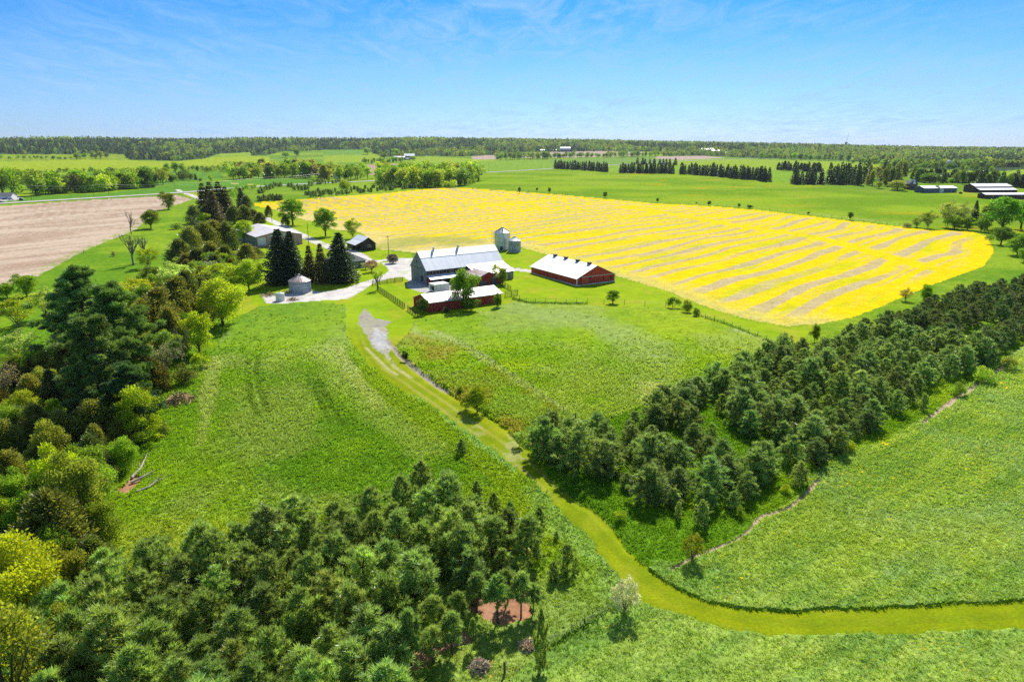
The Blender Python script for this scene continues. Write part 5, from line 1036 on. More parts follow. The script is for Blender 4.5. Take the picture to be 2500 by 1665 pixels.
# ------------------------------------------------------------------ buildings
def at(px, py): x, y = gpt(px, py); return (x, y, float(hgt(x, y)))
def rectv(x0, x1, z0, z1, y, th=.06): return MB().box(x0, x1, y - th, y, z0, z1)      # flat panel on a wall facing -y
def opening(par, name, x0, x1, z0, z1, y, frame='greywood', pane='dark', fw=.12):
    """opening in a wall facing -y: frame proud of the wall, pane set into it"""
    f = MB(); f.box(x0 - fw, x1 + fw, y - .09, y + .02, z1, z1 + fw); f.box(x0 - fw, x1 + fw, y - .09, y + .02, z0 - fw, z0); f.box(x0 - fw, x0, y - .09, y + .02, z0, z1); f.box(x1, x1 + fw, y - .09, y + .02, z0, z1)
    o = f.build(name, M[frame], par); MB().box(x0, x1, y - .03, y + .02, z0, z1).build('pane', M[pane], o); return o
def opening_x(par, name, y0, y1, z0, z1, x, frame='greywood', pane='dark', fw=.12):
    """the same in a wall facing -x"""
    f = MB(); f.box(x - .09, x + .02, y0 - fw, y1 + fw, z1, z1 + fw); f.box(x - .09, x + .02, y0 - fw, y1 + fw, z0 - fw, z0); f.box(x - .09, x + .02, y0 - fw, y0, z0, z1); f.box(x - .09, x + .02, y1, y1 + fw, z0, z1)
    o = f.build(name, M[frame], par); MB().box(x - .03, x + .02, y0, y1, z0, z1).build('pane', M[pane], o); return o
R = math.radians
# --- red machine shed with bright roof
o = at(1408, 699); t = thing('machine_shed', 'long red machine shed with a white roof standing alone on the lawn', 'shed', o, R(31))
W_, L_, E_, Rg = 18.0, 31.5, 2.95, 7.0
MB().prism([(0, .38), (W_, .38), (W_, E_), (W_ / 2, Rg - .12), (0, E_)], 0, L_).build('wall', M['red'], t)
MB().box(-.06, W_ + .06, -.06, L_ + .06, -.8, .375).build('foundation', M['white'], t)
sl = (Rg - E_) / (W_ / 2); ov = .55
rf = MB(); rf.slab([(-ov, -ov, E_ - sl * ov + .1), (W_ / 2, -ov, Rg + .1), (W_ / 2, L_ + ov, Rg + .1), (-ov, L_ + ov, E_ - sl * ov + .1)], .1)
rf.slab([(W_ / 2, -ov, Rg + .1), (W_ + ov, -ov, E_ - sl * ov + .1), (W_ + ov, L_ + ov, E_ - sl * ov + .1), (W_ / 2, L_ + ov, Rg + .1)], .1); r_ = rf.build('roof', M['steely'], t)
for q in (.14, .38, .63, .87):
    v = MB(); yv = L_ * q; v.box(W_ / 2 - .55, W_ / 2 + .55, yv - .7, yv + .7, Rg - .1, Rg + .55); v.box(W_ / 2 - .75, W_ / 2 + .75, yv - .9, yv + .9, Rg + .55, Rg + .66)
    v.build('ridge_vent', M['dark'], t)
MB().box(-.10, .22, -.12, .2, -.3, E_ - .15).build('corner_trim', M['white'], t); MB().box(W_ - .2, W_ + .1, -.12, .2, -.3, E_ - .15).build('corner_trim', M['white'], t)
MB().box(2.2, W_ - .6, -.14, -.02, 3.05, 3.22).build('door_track', M['white'], t)
d = MB().box(2.1, 5.5, -.22, -.12, .35, 2.95).build('sliding_door', M['reddoor'], t); MB().box(2.0, 2.1, -.20, -.08, .35, 3.0).box(5.5, 5.6, -.2, -.08, .35, 3.0).build('door_edge', M['darkwood'], d)
MB().box(3.6, 6.4, -.05, .0, 2.2, 3.0).build('doorway', M['dark'], t)
d = MB().box(12.6, 17.2, -.2, -.1, .6, 2.95).build('sliding_door', M['redy'], t); MB().box(12.5, 12.6, -.2, -.08, .5, 3.0).build('door_edge', M['reddoor'], d)
MB().box(15.6, 16.5, -.24, -.2, 1.1, 2.2).build('window', M['dark'], t)
# --- gambrel barn and its wings
o = at(1042.5, 696); t = thing('gambrel_barn', 'big grey wooden gambrel barn with bright metal roof and red wing', 'barn', o, R(34.5))
L_ = 34.0; prof = [(0, -.8), (12.9, -.8), (12.9, 5.75), (9.05, 9.45), (6.45, 11.7), (3.85, 9.45), (0, 5.75)]
wl = MB(); n = len(prof)
wl.prism([(p, z if z < 0 else z - .12) for p, z in prof], 0, L_, axis='x')
wl.build('wall', M['greywood'], t)
MB().box(.0, L_, -.04, -.012, 3.3, 5.7).build('front_boards', M['brownwood'], t)
MB().box(-.06, -.01, -.1, 13.0, 5.55, 5.75).build('belt_board', M['greyroof'], t)
def roofstrip(y0, z0, y1, z1, x0=-.45, x1=L_ + .45, th=.1): return MB().slab([(x0, y0, z0), (x1, y0, z0), (x1, y1, z1), (x0, y1, z1)], th)
roofstrip(-.45, 5.35, 3.85, 9.52).build('lower_roof', M['steelold'], t); u = roofstrip(3.8, 9.55, 6.45, 11.85).build('upper_roof', M['steel'], t)
roofstrip(9.05, 9.52, 13.35, 5.35).build('lower_roof', M['steelold'], t); roofstrip(6.45, 11.85, 9.1, 9.55).build('upper_roof', M['steel'], t)
for xv in (6.6, 17.4):
    v = MB(); v.lathe([(.0, 11.5), (.34, 11.5), (.34, 12.2), (.24, 12.25), (.5, 12.35), (.5, 12.6), (.1, 12.85), (0, 12.9)], 14, (xv, 6.45)); v.build('roof_ventilator', M['white'], t, True)
for x0 in (1.2, 4.0, 7.0, 10.0): opening(t, 'window', x0, x0 + 1.25, 3.9, 4.9, -.04, 'deadwood', 'dark' if x0 < 9 else 'brownwood')
opening_x(t, 'doorway', 2.7, 4.6, .8, 2.9, -.012, 'greywood', 'dark'); d = MB().box(-.10, -.01, .5, 2.4, .1, 2.9).build('door', M['greywood'], t); MB().box(-.13, -.10, 2.1, 2.2, 1.2, 1.5).build('handle', M['dark'], d)
MB().box(-.10, -.02, 7.6, 8.3, 7.4, 8.1).build('hatch', M['dark'], t)
# lean-to over the yard side
MB().slab([(-.2, 0, 3.6), (11.8, 0, 3.6), (11.8, -3.7, 2.55), (-.2, -3.7, 2.55)], .1).build('lean_to_roof', M['steelold'], t)
lw = MB().box(-.05, .05, -3.4, -.03, -.5, 2.6); lw.build('lean_to_wall', M['redold'], t)
for xp in (2.8, 5.6, 8.4): MB().box(xp, xp + .18, -3.4, -3.22, -.4, 2.5).build('lean_to_post', M['post'], t)
MB().box(.2, 11.6, -.5, -.05, -.3, 2.4).build('lean_to_dark_panel', M['dark'], t)  # near-black panel before the barn wall, painting in the dark under the lean-to
# red wing
wing = MB().prism([(12.9, -.6), (24.9, -.6), (24.9, 2.75), (18.8, 4.95), (12.9, 2.75)], -13.3, -.1).build('wing_wall', M['redold'], t)
MB().slab([(12.4, -13.8, 2.72), (18.8, -13.8, 5.12), (18.8, 1.5, 5.12), (12.4, 1.5, 2.72)], .1).build('wing_roof', M['rustroof'], t)
MB().slab([(18.8, -13.8, 5.12), (25.5, -13.8, 2.7), (25.5, -6, 2.7), (18.8, -6, 5.12)], .1).build('wing_roof', M['steel'], t)
for x0, x1, z1 in ((15.3, 17.6, 1.9), (20.2, 22.7, 2.3)):
    d = MB().box(x0, x1, -13.42, -13.3, 0, z1).build('wing_door', M['bluegrey'], t); MB().box((x0 + x1) / 2 - .04, (x0 + x1) / 2 + .04, -13.46, -13.42, 0, z1).build('door_joint', M['dark'], d)
MB().box(18.7, 19.2, -13.4, -13.3, 0, 1.6).build('small_hatch', M['redy'], t)
MB().slab([(17.2, .1, 5.9), (34.2, .1, 5.9), (34.2, -8.2, 3.2), (17.2, -8.2, 3.2)], .1).build('side_roof', M['steel'], t)
MB().box(25.0, 33.9, -7.9, 0, -.6, 3.15).build('side_wall', M['greywood'], t)
MB().slab([(33.9, 1.5, 4.6), (38.2, 1.5, 4.0), (38.2, 8.5, 4.0), (33.9, 8.5, 4.6)], .1).build('annex_roof', M['greyroof'], t); MB().box(34.05, 37.8, 1.8, 8.2, -.5, 3.95).build('annex_wall', M['greywood'], t)
# --- long low red shed in front
o = at(1049, 764); t = thing('low_red_shed', 'long low red shed with a tan ribbed roof below the barn', 'shed', o, R(33))
L_ = 26.4
MB().prism([(0, -.6), (11.6, -.6), (11.6, 2.75), (5.3, 4.85), (0, 3.3)], 0, L_, axis='x').build('wall', M['redold'], t)
MB().slab([(-.4, -.5, 3.28), (L_ + .4, -.5, 3.28), (L_ + .4, 5.3, 5.05), (-.4, 5.3, 5.05)], .1).build('roof', M['tanroof'], t)
MB().slab([(-.4, 5.3, 5.05), (L_ + .4, 5.3, 5.05), (L_ + .4, 12.1, 2.75), (-.4, 12.1, 2.75)], .1).build('roof', M['tanroof'], t)
MB().box(-.42, L_ + .42, -.56, -.50, 3.02, 3.30).build('eave_board', M['concrete'], t)
opening_x(t, 'doorway', 6.2, 7.6, .1, 2.1, 0, 'redold', 'dark')
# --- pinkish drive shed
o = at(628.5, 605); t = thing('drive_shed', 'large shed with pinkish metal roof and faded patched front by the cedars', 'shed', o, R(35))
MB().prism([(0, -.6), (23.5, -.6), (23.5, 5.35), (11.8, 7.75), (0, 5.35)], 0, 40).build('wall', M['bluegrey'], t)
MB().prism([(0, -.6), (23.5, -.6), (23.5, 5.3), (11.8, 7.68), (0, 5.3)], -.06, -.012).build('front_wall', M['pinkbrick'], t)
MB().slab([(-.5, -.5, 5.42), (11.8, -.5, 7.95), (11.8, 40.5, 7.95), (-.5, 40.5, 5.42)], .12).build('roof', M['pinkroof'], t)
MB().slab([(11.8, -.5, 7.95), (24, -.5, 5.42), (24, 40.5, 5.42), (11.8, 40.5, 7.95)], .12).build('roof', M['pinkroof'], t)
MB().box(.5, 4.6, -.12, -.06, 1.2, 5.0).build('painted_panel', M['palepatch'], t); MB().box(5.0, 9.6, -.16, -.06, 0, 4.9).build('sliding_door', M['pinkbrick'], t)
MB().prism([(5.2, 5.1), (17.4, 5.1), (11.8, 7.0)], -.11, -.06).build('gable_panel', M['white'], t)
MB().box(-.1, .06, -.1, .1, 0, 5.3).build('corner_trim', M['bluegrey'], t)
# --- dark wooden shed with lean-to
o = at(870, 614); t = thing('dark_wooden_shed', 'small dark wooden shed with a light lean-to roof beside the drive', 'shed', o, R(33))
MB().prism([(3.0, -.5), (10.2, -.5), (10.2, 3.2), (6.45, 6.3), (3.0, 4.4)], -.2, 13, axis='y').build('wall', M['darkwood'], t)
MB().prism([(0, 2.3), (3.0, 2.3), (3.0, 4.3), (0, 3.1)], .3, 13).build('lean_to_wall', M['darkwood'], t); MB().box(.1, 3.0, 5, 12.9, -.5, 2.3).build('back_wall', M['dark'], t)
MB().slab([(6.45, -.6, 6.55), (10.7, -.6, 2.98), (10.7, 13.4, 2.98), (6.45, 13.4, 6.55)], .1).build('roof', M['greyroof'], t); MB().slab([(3.0, -.6, 4.58), (6.45, -.6, 6.55), (6.45, 13.4, 6.55), (3.0, 13.4, 4.58)], .1).build('roof', M['steelold'], t)
MB().slab([(-.6, -.2, 3.1), (3.0, -.2, 4.56), (3.0, 12.5, 4.56), (-.6, 12.5, 3.1)], .1).build('lean_to_roof', M['steel'], t)
opening(t, 'window', 6.0, 7.6, 1.6, 2.6, -.2, 'tanroof', 'glass'); MB().box(.05, .25, .4, .6, -.4, 3.1).build('lean_to_post', M['post'], t)
o2 = at(884, 612); c = thing('stored_machine', 'blue tarpaulined machine parked under the dark shed lean-to', 'machine', o2, R(20))
MB().box(-1.2, 1.2, -.7, .7, .25, 1.0).prism([(-.8, 1.0), (.8, 1.0), (.5, 1.6), (-.5, 1.6)], -.5, .5).build('body', M['blue'], c)
for wx in (-.8, .8):
    for wy in (-.75, .6): MB().tube([(wx, wy, .35), (wx, wy + .16, .35)], .35, 12).build('wheel', M['rubber'], c)
# --- farmhouse behind the spruces
o = at(893, 652); t = thing('farmhouse', 'grey hip-roofed farmhouse mostly hidden behind the spruces', 'house', o, R(36))
MB().box(-15, 0, 0, 9, -.5, 3.2).build('wall', M['bluegrey'], t)
h_ = MB(); a, b, c, d = (-15.6, -.6, 3.2), (.6, -.6, 3.2), (.6, 9.6, 3.2), (-15.6, 9.6, 3.2); e, f = (-10, 4.5, 5.9), (-5, 4.5, 5.9)
h_.add([a, b, c, d, e, f], [(0, 1, 5, 4), (1, 2, 5), (2, 3, 4, 5), (3, 0, 4), (3, 2, 1, 0)]); h_.build('roof', M['greyroof'], t)
MB().box(-15.62, .62, -.66, -.6, 3.0, 3.2).box(.6, .66, -.6, 9.6, 3.0, 3.2).build('eave_board', M['white'], t)
for x0 in (-13, -9, -5): opening(t, 'window', x0, x0 + 1.4, 1.1, 2.4, 0, 'white', 'glass', .08)
# --- old grain bin
def bin_(px, py, r, hw, ha, name, label, wm, rm, cat='grain bin', ribs=24):
    o = at(px, py); t = thing(name, label, cat, o)
    MB().lathe([(r, -.4), (r, hw)], 40).build('wall', M[wm], t, True)
    b = MB(); n = 40; vs = []; prof = [(r + .18, hw - .08), (r * .55, hw + ha * .5), (.35, hw + ha), (.35, hw + ha + .25), (0, hw + ha + .3)]
    b.lathe(prof, ribs * 2); b.build('roof', M[rm], t)
    for k in range(ribs):
        a = 2 * PI * k / ribs; cs, sn = math.cos(a), math.sin(a)
        if k == 0: rb = MB()
        rb.tube([((r + .18) * cs, (r + .18) * sn, hw - .03), (.35 * cs, .35 * sn, hw + ha + .05)], .045, 4)
    rb.build('roof_ribs', M[rm], t); hoops = MB()
    for z in np.arange(.8, hw, .85): hoops.lathe([(r + .005, z - .05), (r + .035, z), (r + .005, z + .05)], 40)
    hoops.build('wall_hoops', M[wm], t); return t
M['rustcone'] = surf('rust_streaked_cone', (.66, .63, .60), (.36, .17, .12), .5, .35, stretch=(1.2, .3, .2), scale=1.1)
t = bin_(733.5, 712.5, 3.8, 4.2, 2.0, 'grain_bin', 'old squat grey grain bin with a rust-streaked conical roof', 'galvold', 'rustcone')
MB().box(3.55, 3.85, -.5, .5, .6, 1.9).build('door', M['galvold'], t); d = MB().tube([(-2.2, -3.1, 2.0), (-3.2, -4.2, 1.5)], .12, 8).build('spout', M['galv'], t)
t = bin_(1226.5, 608.5, 4.0, 8.6, 2.3, 'grain_bin', 'tall shiny steel grain bin behind the barn', 'galv', 'galv')
lad = MB()
for q in (-.35, .35): lad.tube([(-4.35, q - .9, 0), (-4.35, q - .9, 9.0)], .06, 5)
for z in np.arange(.5, 9, .7): lad.tube([(-4.35, -1.25, z), (-4.35, -.55, z)], .045, 4)
for q in (-1.0, 0): lad.tube([(-5.2, q - .9, 0), (-5.2, q - .9, 9.2)], .05, 5)
for z in np.arange(1.0, 9.3, 1.4): lad.tube([(-5.2, -1.9, z), (-5.2, -.9, z), (-4.1, -.9, z)], .04, 4)
lad.build('ladder', M['wire'], t); MB().box(-1.0, .2, -4.5, -3.85, .2, 1.9).build('fan_box', M['carblack'], t); MB().box(-2.9, -2.3, -3.6, -2.9, .4, 3.0).build('door', M['white'], t); MB().box(.1, .5, -2.6, -2.2, 9.5, 10.4).build('roof_hatch', M['carblack'], t)
t = bin_(1256.5, 614.5, 3.05, 5.7, 1.7, 'grain_bin', 'shorter grey steel grain bin beside the tall one', 'galvold', 'steel')
MB().box(1.5, 1.8, -2.0, -1.7, 5.9, 6.9).build('roof_pipe', M['reddoor'], t); MB().lathe([(3.0, -.4), (3.5, -.4), (3.5, .3), (3.05, .3)], 40).build('base_ring', M['concrete'], t); MB().box(-1.9, -1.6, -2.75, -2.45, .4, 2.6).build('door', M['galv'], t)
# --- white reefer box, tank
o = at(1063, 716); t = thing('white_container', 'white box container parked between the barn and the low red shed', 'container', o, R(34.5))
MB().box(-.2, 5.6, 0, 4.4, .25, 2.9).build('body', M['white'], t); MB().box(-.3, 5.7, -.1, 4.5, 2.9, 3.0).build('roof', M['white'], t); MB().box(-.26, -.2, .5, 2.4, .9, 2.3).build('grille', M['dark'], t); MB().box(-.25, -.2, 2.8, 3.3, 1.0, 2.4).build('hatch', M['carblack'], t)
o = at(684.5, 734); t = thing('water_tank', 'white plastic water tank in front of the old grain bin', 'tank', o)
MB().lathe([(1.42, 0), (1.45, .1), (1.45, 2.35), (1.38, 2.55), (.5, 2.75), (.3, 2.78)], 32).build('body', M['white'], t, True); MB().lathe([(.3, 2.7), (.32, 2.9), (0, 2.95)], 16).build('lid', M['white'], t, True)
# --- scrap and brush heaps
def heap(px, py, r, n, h, name, label, mats, cat):
    o = at(px, py); t = thing(name, label, cat, o)
    b = [MB() for _ in mats]
    for i in range(n):
        a = RNG.random() * 6.283; q = r * RNG.random() ** .6; z = h * (1 - (q / r) ** 1.5) * RNG.random() + .05; ln = RNG.uniform(.4, 1.0) * r * .8
        d = unit(np.append(RNG.normal(0, 1, 2), RNG.normal(0, .35)))[None][0]; c = np.array([q * math.cos(a), q * math.sin(a), z]); k = RNG.integers(len(mats))
        b[k].tube([tuple(c - d * ln * .5), tuple(c + RNG.normal(0, .06, 3)), tuple(c + d * ln * .5)], [.05, .06, .03], 4)
    for m, q in zip(mats, b): q.build('sticks' if m in ('brush', 'deadwood') else 'scraps', M[m], t)
heap(655, 722, 2.6, 90, 1.3, 'scrap_heap', 'heap of rusty scrap and branches left of the white tank', ['brush', 'rustcone', 'darkwood'], 'scrap heap')
heap(714, 733, 2.0, 70, 1.1, 'brush_heap', 'spiky heap of dead branches right of the white tank', ['brush', 'darkwood'], 'brush heap')
heap(699, 715, 2.0, 40, .8, 'branch_heap', 'small tangle of branches beside the old grain bin', ['deadwood', 'brush'], 'brush heap')
heap(1171, 1638, 1.25, 260, 1.6, 'brush_pile', 'round pile of dry brown brush nearest the bottom edge', ['brush', 'deadwood', 'brush'], 'brush pile')
heap(1288, 1585, 1.15, 220, 1.2, 'brush_pile', 'dry brown brush pile beside the thin pine', ['brush', 'deadwood', 'brush'], 'brush pile')
heap(440, 985, 3.4, 320, 2.6, 'brush_mound', 'brown mound of brush at the wood edge of the meadow', ['brush', 'darkwood', 'brush'], 'brush pile')
heap(790, 692, 3.5, 60, .5, 'fallen_branches', 'fallen branches under the spruce row', ['brush', 'deadwood'], 'brush heap')
def logs(pts, label, name='fallen_log'):
    w = [at(*p) for p in pts]; o = w[0]; t = thing(name, label, 'log', o)
    b = MB().tube([(p[0] - o[0], p[1] - o[1], .3 + .25 * i) for i, p in enumerate(w)], [.24, .15, .06][:len(w)], 7); b.build('log', M['deadwood'], t)
    e = np.array([w[-1][0] - o[0], w[-1][1] - o[1], .6]); br = MB()
    for i in range(7):
        s = RNG.uniform(.4, 1); c = e * s + np.array([0, 0, .2]); d = unit(e) * .6 + RNG.normal(0, .6, 3); br.tube([tuple(c), tuple(c + d * RNG.uniform(.8, 2))], [.06, .015], 4)
    br.build('branches', M['deadwood'], t)
logs([(322,1170),(345,1150),(362,1115)], 'pale fallen log leaning at the wood edge'); logs([(320,1182),(350,1172),(378,1160)], 'fallen dead tree lying along the meadow edge'); logs([(335,1205),(365,1196),(390,1180)], 'bleached fallen branch reaching onto the meadow grass')
logs([(1375,1030),(1412,1032),(1430,1042)], 'pale driftwood-like log by the last diagonal fence post'); logs([(1632,955),(1668,945),(1690,952)], 'broken pole fence lying at the top of the paddock pines', 'broken_fence')
# --- fences
def rail_fence(pts, h, gap, label, rails=5, name='rail_fence'):
    w = [np.array(at(*p)) for p in pts]; o = w[0]; t = thing(name, label, 'fence', tuple(o))
    rl = MB()
    for a, b in zip(w[:-1], w[1:]):
        L = np.linalg.norm((b - a)[:2]); n = max(1, round(L / gap))
        for k in range(n + (1 if b is w[-1] else 0)):
            p = a + (b - a) * k / n - o; MB().box(p[0] - .09, p[0] + .09, p[1] - .09, p[1] + .09, p[2] - .3, p[2] + h + .12).build('post', M['rail'], t)
        for z in np.linspace(.22, h, rails): rl.tube([tuple(a - o + [0, 0, z]), tuple(b - o + [0, 0, z])], .065, 4)
    rl.build('rails', M['rail'], t)
rail_fence([(909,697),(945,692),(983,687)], 1.55, 2.9, 'dark rail fence beside the gravel drive, nearest the grey barn gable')
rail_fence([(921,708),(955,730),(988,753)], 1.6, 2.6, 'long dark rail fence running down the lawn from the sapling')
rail_fence([(996,758),(1020,775)], 1.6, 2.4, 'short dark rail fence ending at the low red shed')
rail_fence([(1220,696),(1247,709)], 1.7, 2.4, 'dark rail fence sloping away from the barn wing'); rail_fence([(1233,726),(1264,721)], 2.0, 2.4, 'dark gate-like rail fence panel on the lawn', 6)
def wire_fence(pts, gap, h, label, name='wire_fence', lean=.06, nmax=100, weeds=0, wires=(.45, .8, 1.1)):
    w = [np.array(at(*p)) for p in pts]; o = w[0]; t = thing(name, label, 'fence', tuple(o)); seg = [np.linalg.norm((b - a)[:2]) for a, b in zip(w[:-1], w[1:])]; cum = np.r_[0, np.cumsum(seg)]; W = np.array(w); tot = cum[-1]
    n = min(nmax, int(tot / gap) + 1); wr = MB(); P = []
    for i in range(n):
        s = tot * i / max(n - 1, 1); p = np.array([np.interp(s, cum, W[:, k]) for k in range(3)]); p[2] = float(hgt(p[0], p[1])); p -= o; hh = h * RNG.uniform(.85, 1.15); l = RNG.normal(0, lean, 2); r = .07 if gap > 3 else .06
        MB().tube([tuple(p - [0, 0, .3]), tuple(p + [l[0], l[1], hh])], [r * 1.1, r], 6).build('post', M['post'], t); P.append(p)
    for z in wires:
        wr.tube([tuple(p + [0, 0, z * h / 1.2]) for p in P], .012, 3)
    wr.build('wires', M['wire'], t)
    if weeds:
        k = int(tot * weeds); s = RNG.random(k) * tot; X = np.stack([np.interp(s, cum, W[:, q]) for q in range(2)], -1) + RNG.normal(0, .35, (k, 2)); Z = hgt(X[:, 0], X[:, 1])
        Pw = np.c_[X, Z + RNG.random(k) * .5] - o; m = leafmesh('weeds', [cards(Pw, rdir(k, 1.2), .55 * RNG.uniform(.6, 1.3, k), .14, RNG.uniform(.2, .9, k))], 4, 'leaf'); q = link(bpy.data.objects.new('weeds', m), t); q.color = (.09, .19, .03, 1); q['kind'] = 'stuff'
wire_fence([(1253,731),(1290,741),(1360,743),(1433,743)], 3.4, 1.9, 'post fence with dark weeds along the top of the paddock', weeds=60)
wire_fence([(1474,743),(1550,746),(1625,748)], 5, 1.8, 'sparse post fence either side of the round bush')
wire_fence([(1700,771),(1768,791),(1805,806),(1875,834),(1921,851)], 3.6, 1.7, 'wire fence with weeds at the lower corner of the flower field', weeds=30)
wire_fence([(1118,836),(1145,853),(1169,869),(1235,914),(1313,965),(1404,1034)], 4.5, 1.5, 'old post fence running diagonally between lane and paddock', lean=.16, weeds=4)
wire_fence([(1067,459),(1121,459),(1220,465),(1378,476),(1600,496),(1737,502),(1849,511),(2017,531),(2195,552)], 9, 2.0, 'long wire fence between the flower field and the green pasture', weeds=3)
wire_fence([(1327,1585),(1400,1552),(1462,1506),(1514,1480)], 4.5, 1.3, 'short weedy wire fence at the lane bend', weeds=40)
wire_fence([(1640,391),(1700,412),(1890,416)], 14, 2.2, 'far wire fence in the distant pasture', nmax=30); wire_fence([(1200,423),(1270,419),(1355,414)], 12, 1.8, 'far post fence along the distant road', nmax=30)
for px, py, h, lb in [(360,1344,1.5,'single dark fence post at the bottom of the meadow'),(1233,1650,1.7,'leaning fence post at the bottom edge of the photo'),(1907,846,1.9,'thick corner post where the wire fence meets the pines'),(1403,1036,2.2,'stout end post of the diagonal fence'),(229,479,3.0,'short post beside the road'),(235,690,1.3,'dark post in the pasture by the bare poplars'),(205,618,1.6,'broken post on the ploughed field edge')]:
    o = at(px, py); t = tag(MB().tube([(0, 0, -.4), (RNG.normal(0, .08), 0, h)], [.13, .11], 8).build('fence_post', M['post']), lb, 'post'); t.location = o
# --- utility poles and wires
def pole(px, py, ty, label, arm=True):
    o = at(px, py); h = ztop(o[0], o[1], ty) - o[2]; t = thing('utility_pole', label, 'utility pole', o, .5)
    MB().tube([(0, 0, -.5), (0, 0, h)], [.17, .12], 8).build('pole', M['post'], t)
    if arm: MB().box(-1.1, 1.1, -.06, .06, h - .7, h - .55).build('crossarm', M['post'], t)
    for q in ((-.9, .9, 0) if arm else (0,)): MB().lathe([(.0, h - .55 if q else h), (.07, h - .5 if q else h + .02), (.05, h - .3 if q else h + .15), (0, h - .28 if q else h + .17)], 8, (q, 0)).build('insulator', M['concrete'], t)
    return np.array([o[0], o[1], o[2] + h - .4])
rp = [pole(78, 490, 452, 'utility pole by the parked cars at the road'), pole(266, 478, 449, 'utility pole between the road and the leafy belt'), pole(428.5, 468, 447, 'utility pole at the road junction'), pole(646, 453, 432, 'utility pole in the green field beyond the road')]
rq = [pole(1193, 421, 400, 'utility pole nearest the copse on the far road'), pole(1264.5, 416, 396, 'utility pole on the far road left of the windbreak'), pole(1321, 412, 394, 'utility pole just left of the windbreak row'), pole(1439, 406, 388, 'utility pole behind the left windbreak row'), pole(1474, 404, 387, 'utility pole at the end of the far road bend'), pole(1519, 401, 385, 'utility pole farthest along the distant road')]
pole(1648, 395, 379, 'utility pole at the pinkish far field', False); pole(1685, 394, 380, 'second utility pole at the pinkish far field', False)
d1 = pole(949, 620, 575, 'utility pole at the flower field behind the lilac bush'); d2 = pole(754, 598, 544, 'thin utility pole on the lawn behind the spruces', False); d3 = pole(664, 542, 512, 'pole by the driveway cedars', False)
def wires(pts, label, rows=((0, 0), (.9, 0), (-.9, 0)), sag=1.6):
    b = MB()
    for dx, dz in rows:
        for a, c in zip(pts[:-1], pts[1:]):
            b.tube([tuple(a + (c - a) * s + np.array([dx * .5, dx * .8, dz - sag * 4 * s * (1 - s)])) for s in np.linspace(0, 1, 9)], .03, 3)
    tag(b.build('overhead_wires', M['wire']), label, 'wires')
e0 = rp[0] + (rp[0] - rp[1]) * .8
wires([e0] + rp + [rp[-1] + (rp[-1] - rp[-2]) * .8], 'overhead wires strung along the road on the left', ((0, 0), (.9, 0), (-.9, 0), (0, -2.4))); wires([d1, d2, d3], 'thin overhead wire from the lilac pole to the driveway', ((0, 0),), .8)
# --- farms in the distance
def farmshed(px, py, ang, w, d, e, rdg, wm, rm, name, label, cat='barn', wins=0, base=None):
    o = at(px, py); t = thing(name, label, cat, o, R(ang))
    MB().prism([(0, -1), (d, -1), (d, e), (d / 2, rdg), (0, e)], 0, w, axis='x').build('wall', M[wm], t)
    MB().slab([(-.5, -.5, e + .0), (w + .5, -.5, e), (w + .5, d / 2, rdg + .25), (-.5, d / 2, rdg + .25)], .12).build('roof', M[rm], t); MB().slab([(-.5, d / 2, rdg + .25), (w + .5, d / 2, rdg + .25), (w + .5, d + .5, e), (-.5, d + .5, e)], .12).build('roof', M[rm], t)
    for k in range(wins): opening(t, 'window', w * (k + .5) / wins - .6, w * (k + .5) / wins + .6, e * .45, e * .75, 0, 'white', 'glass', .1)
    return t
t = farmshed(2255, 472, 8, 42, 16, 5.6, 7.6, 'blue', 'steel', 'blue_shed', 'long blue metal shed with a white roof near the brick house', 'shed'); MB().box(20, 25, -.08, -.01, 0, 5.0).build('pale_panel', M['palepatch'], t); MB().box(42.02, 42.1, 3, 9, 0, 4).build('door', M['palepatch'], t)
t = farmshed(2379, 471, 6, 46, 18, 7, 9.6, 'brownwood', 'steel', 'white_roofed_barn', 'large barn with a wide white roof at the right edge of the fields', 'barn', 0); MB().slab([(-.5, -.6, 5.8), (46.5, -.6, 5.8), (46.5, -9, 3.6), (-.5, -9, 3.6)], .12).build('lean_to_roof', M['steel'], t); MB().box(0, 46, -8.6, -.02, -1, 3.5).build('lean_to_wall', M['darkwood'], t)
t = farmshed(2405, 486, 3, 72, 11, 4, 5.2, 'brownwood', 'steel', 'low_white_roofed_shed', 'low long shed with white roof in front of the big white-roofed barn', 'shed', 5)
o = at(2218, 463); t = thing('brick_house', 'dark red brick farmhouse with a steep gabled roof beside the blue shed', 'house', o, R(12))
MB().box(0, 12, 0, 9, -1, 6.5).build('wall', M['brick'], t); MB().prism([(-.5, 6.5), (12.5, 6.5), (8, 10.5), (4, 10.5)], -.5, 9.5).build('roof', M['greyroof'], t); MB().prism([(4.2, 6.5), (8.6, 6.5), (6.4, 11.6)], -.9, 5).build('gable', M['steelold'], t)
for x0 in (1.2, 5.6, 9.4):
    for z0 in (1.0, 4.0): opening(t, 'window', x0, x0 + 1.3, z0, z0 + 1.7, 0, 'white', 'glass', .12)
MB().box(9.5, 10.6, 6, 7, 8, 12).build('chimney', M['brick'], t); MB().slab([(-.3, -2.6, 2.6), (12.3, -2.6, 2.6), (12.3, 0, 3.2), (-.3, 0, 3.2)], .12).build('porch_roof', M['greyroof'], t)
farmshed(2362, 467, 20, 5, 4, 2.5, 3.4, 'bluegrey', 'greyroof', 'small_grey_hut', 'small grey hut on the grass between the two barns', 'hut')
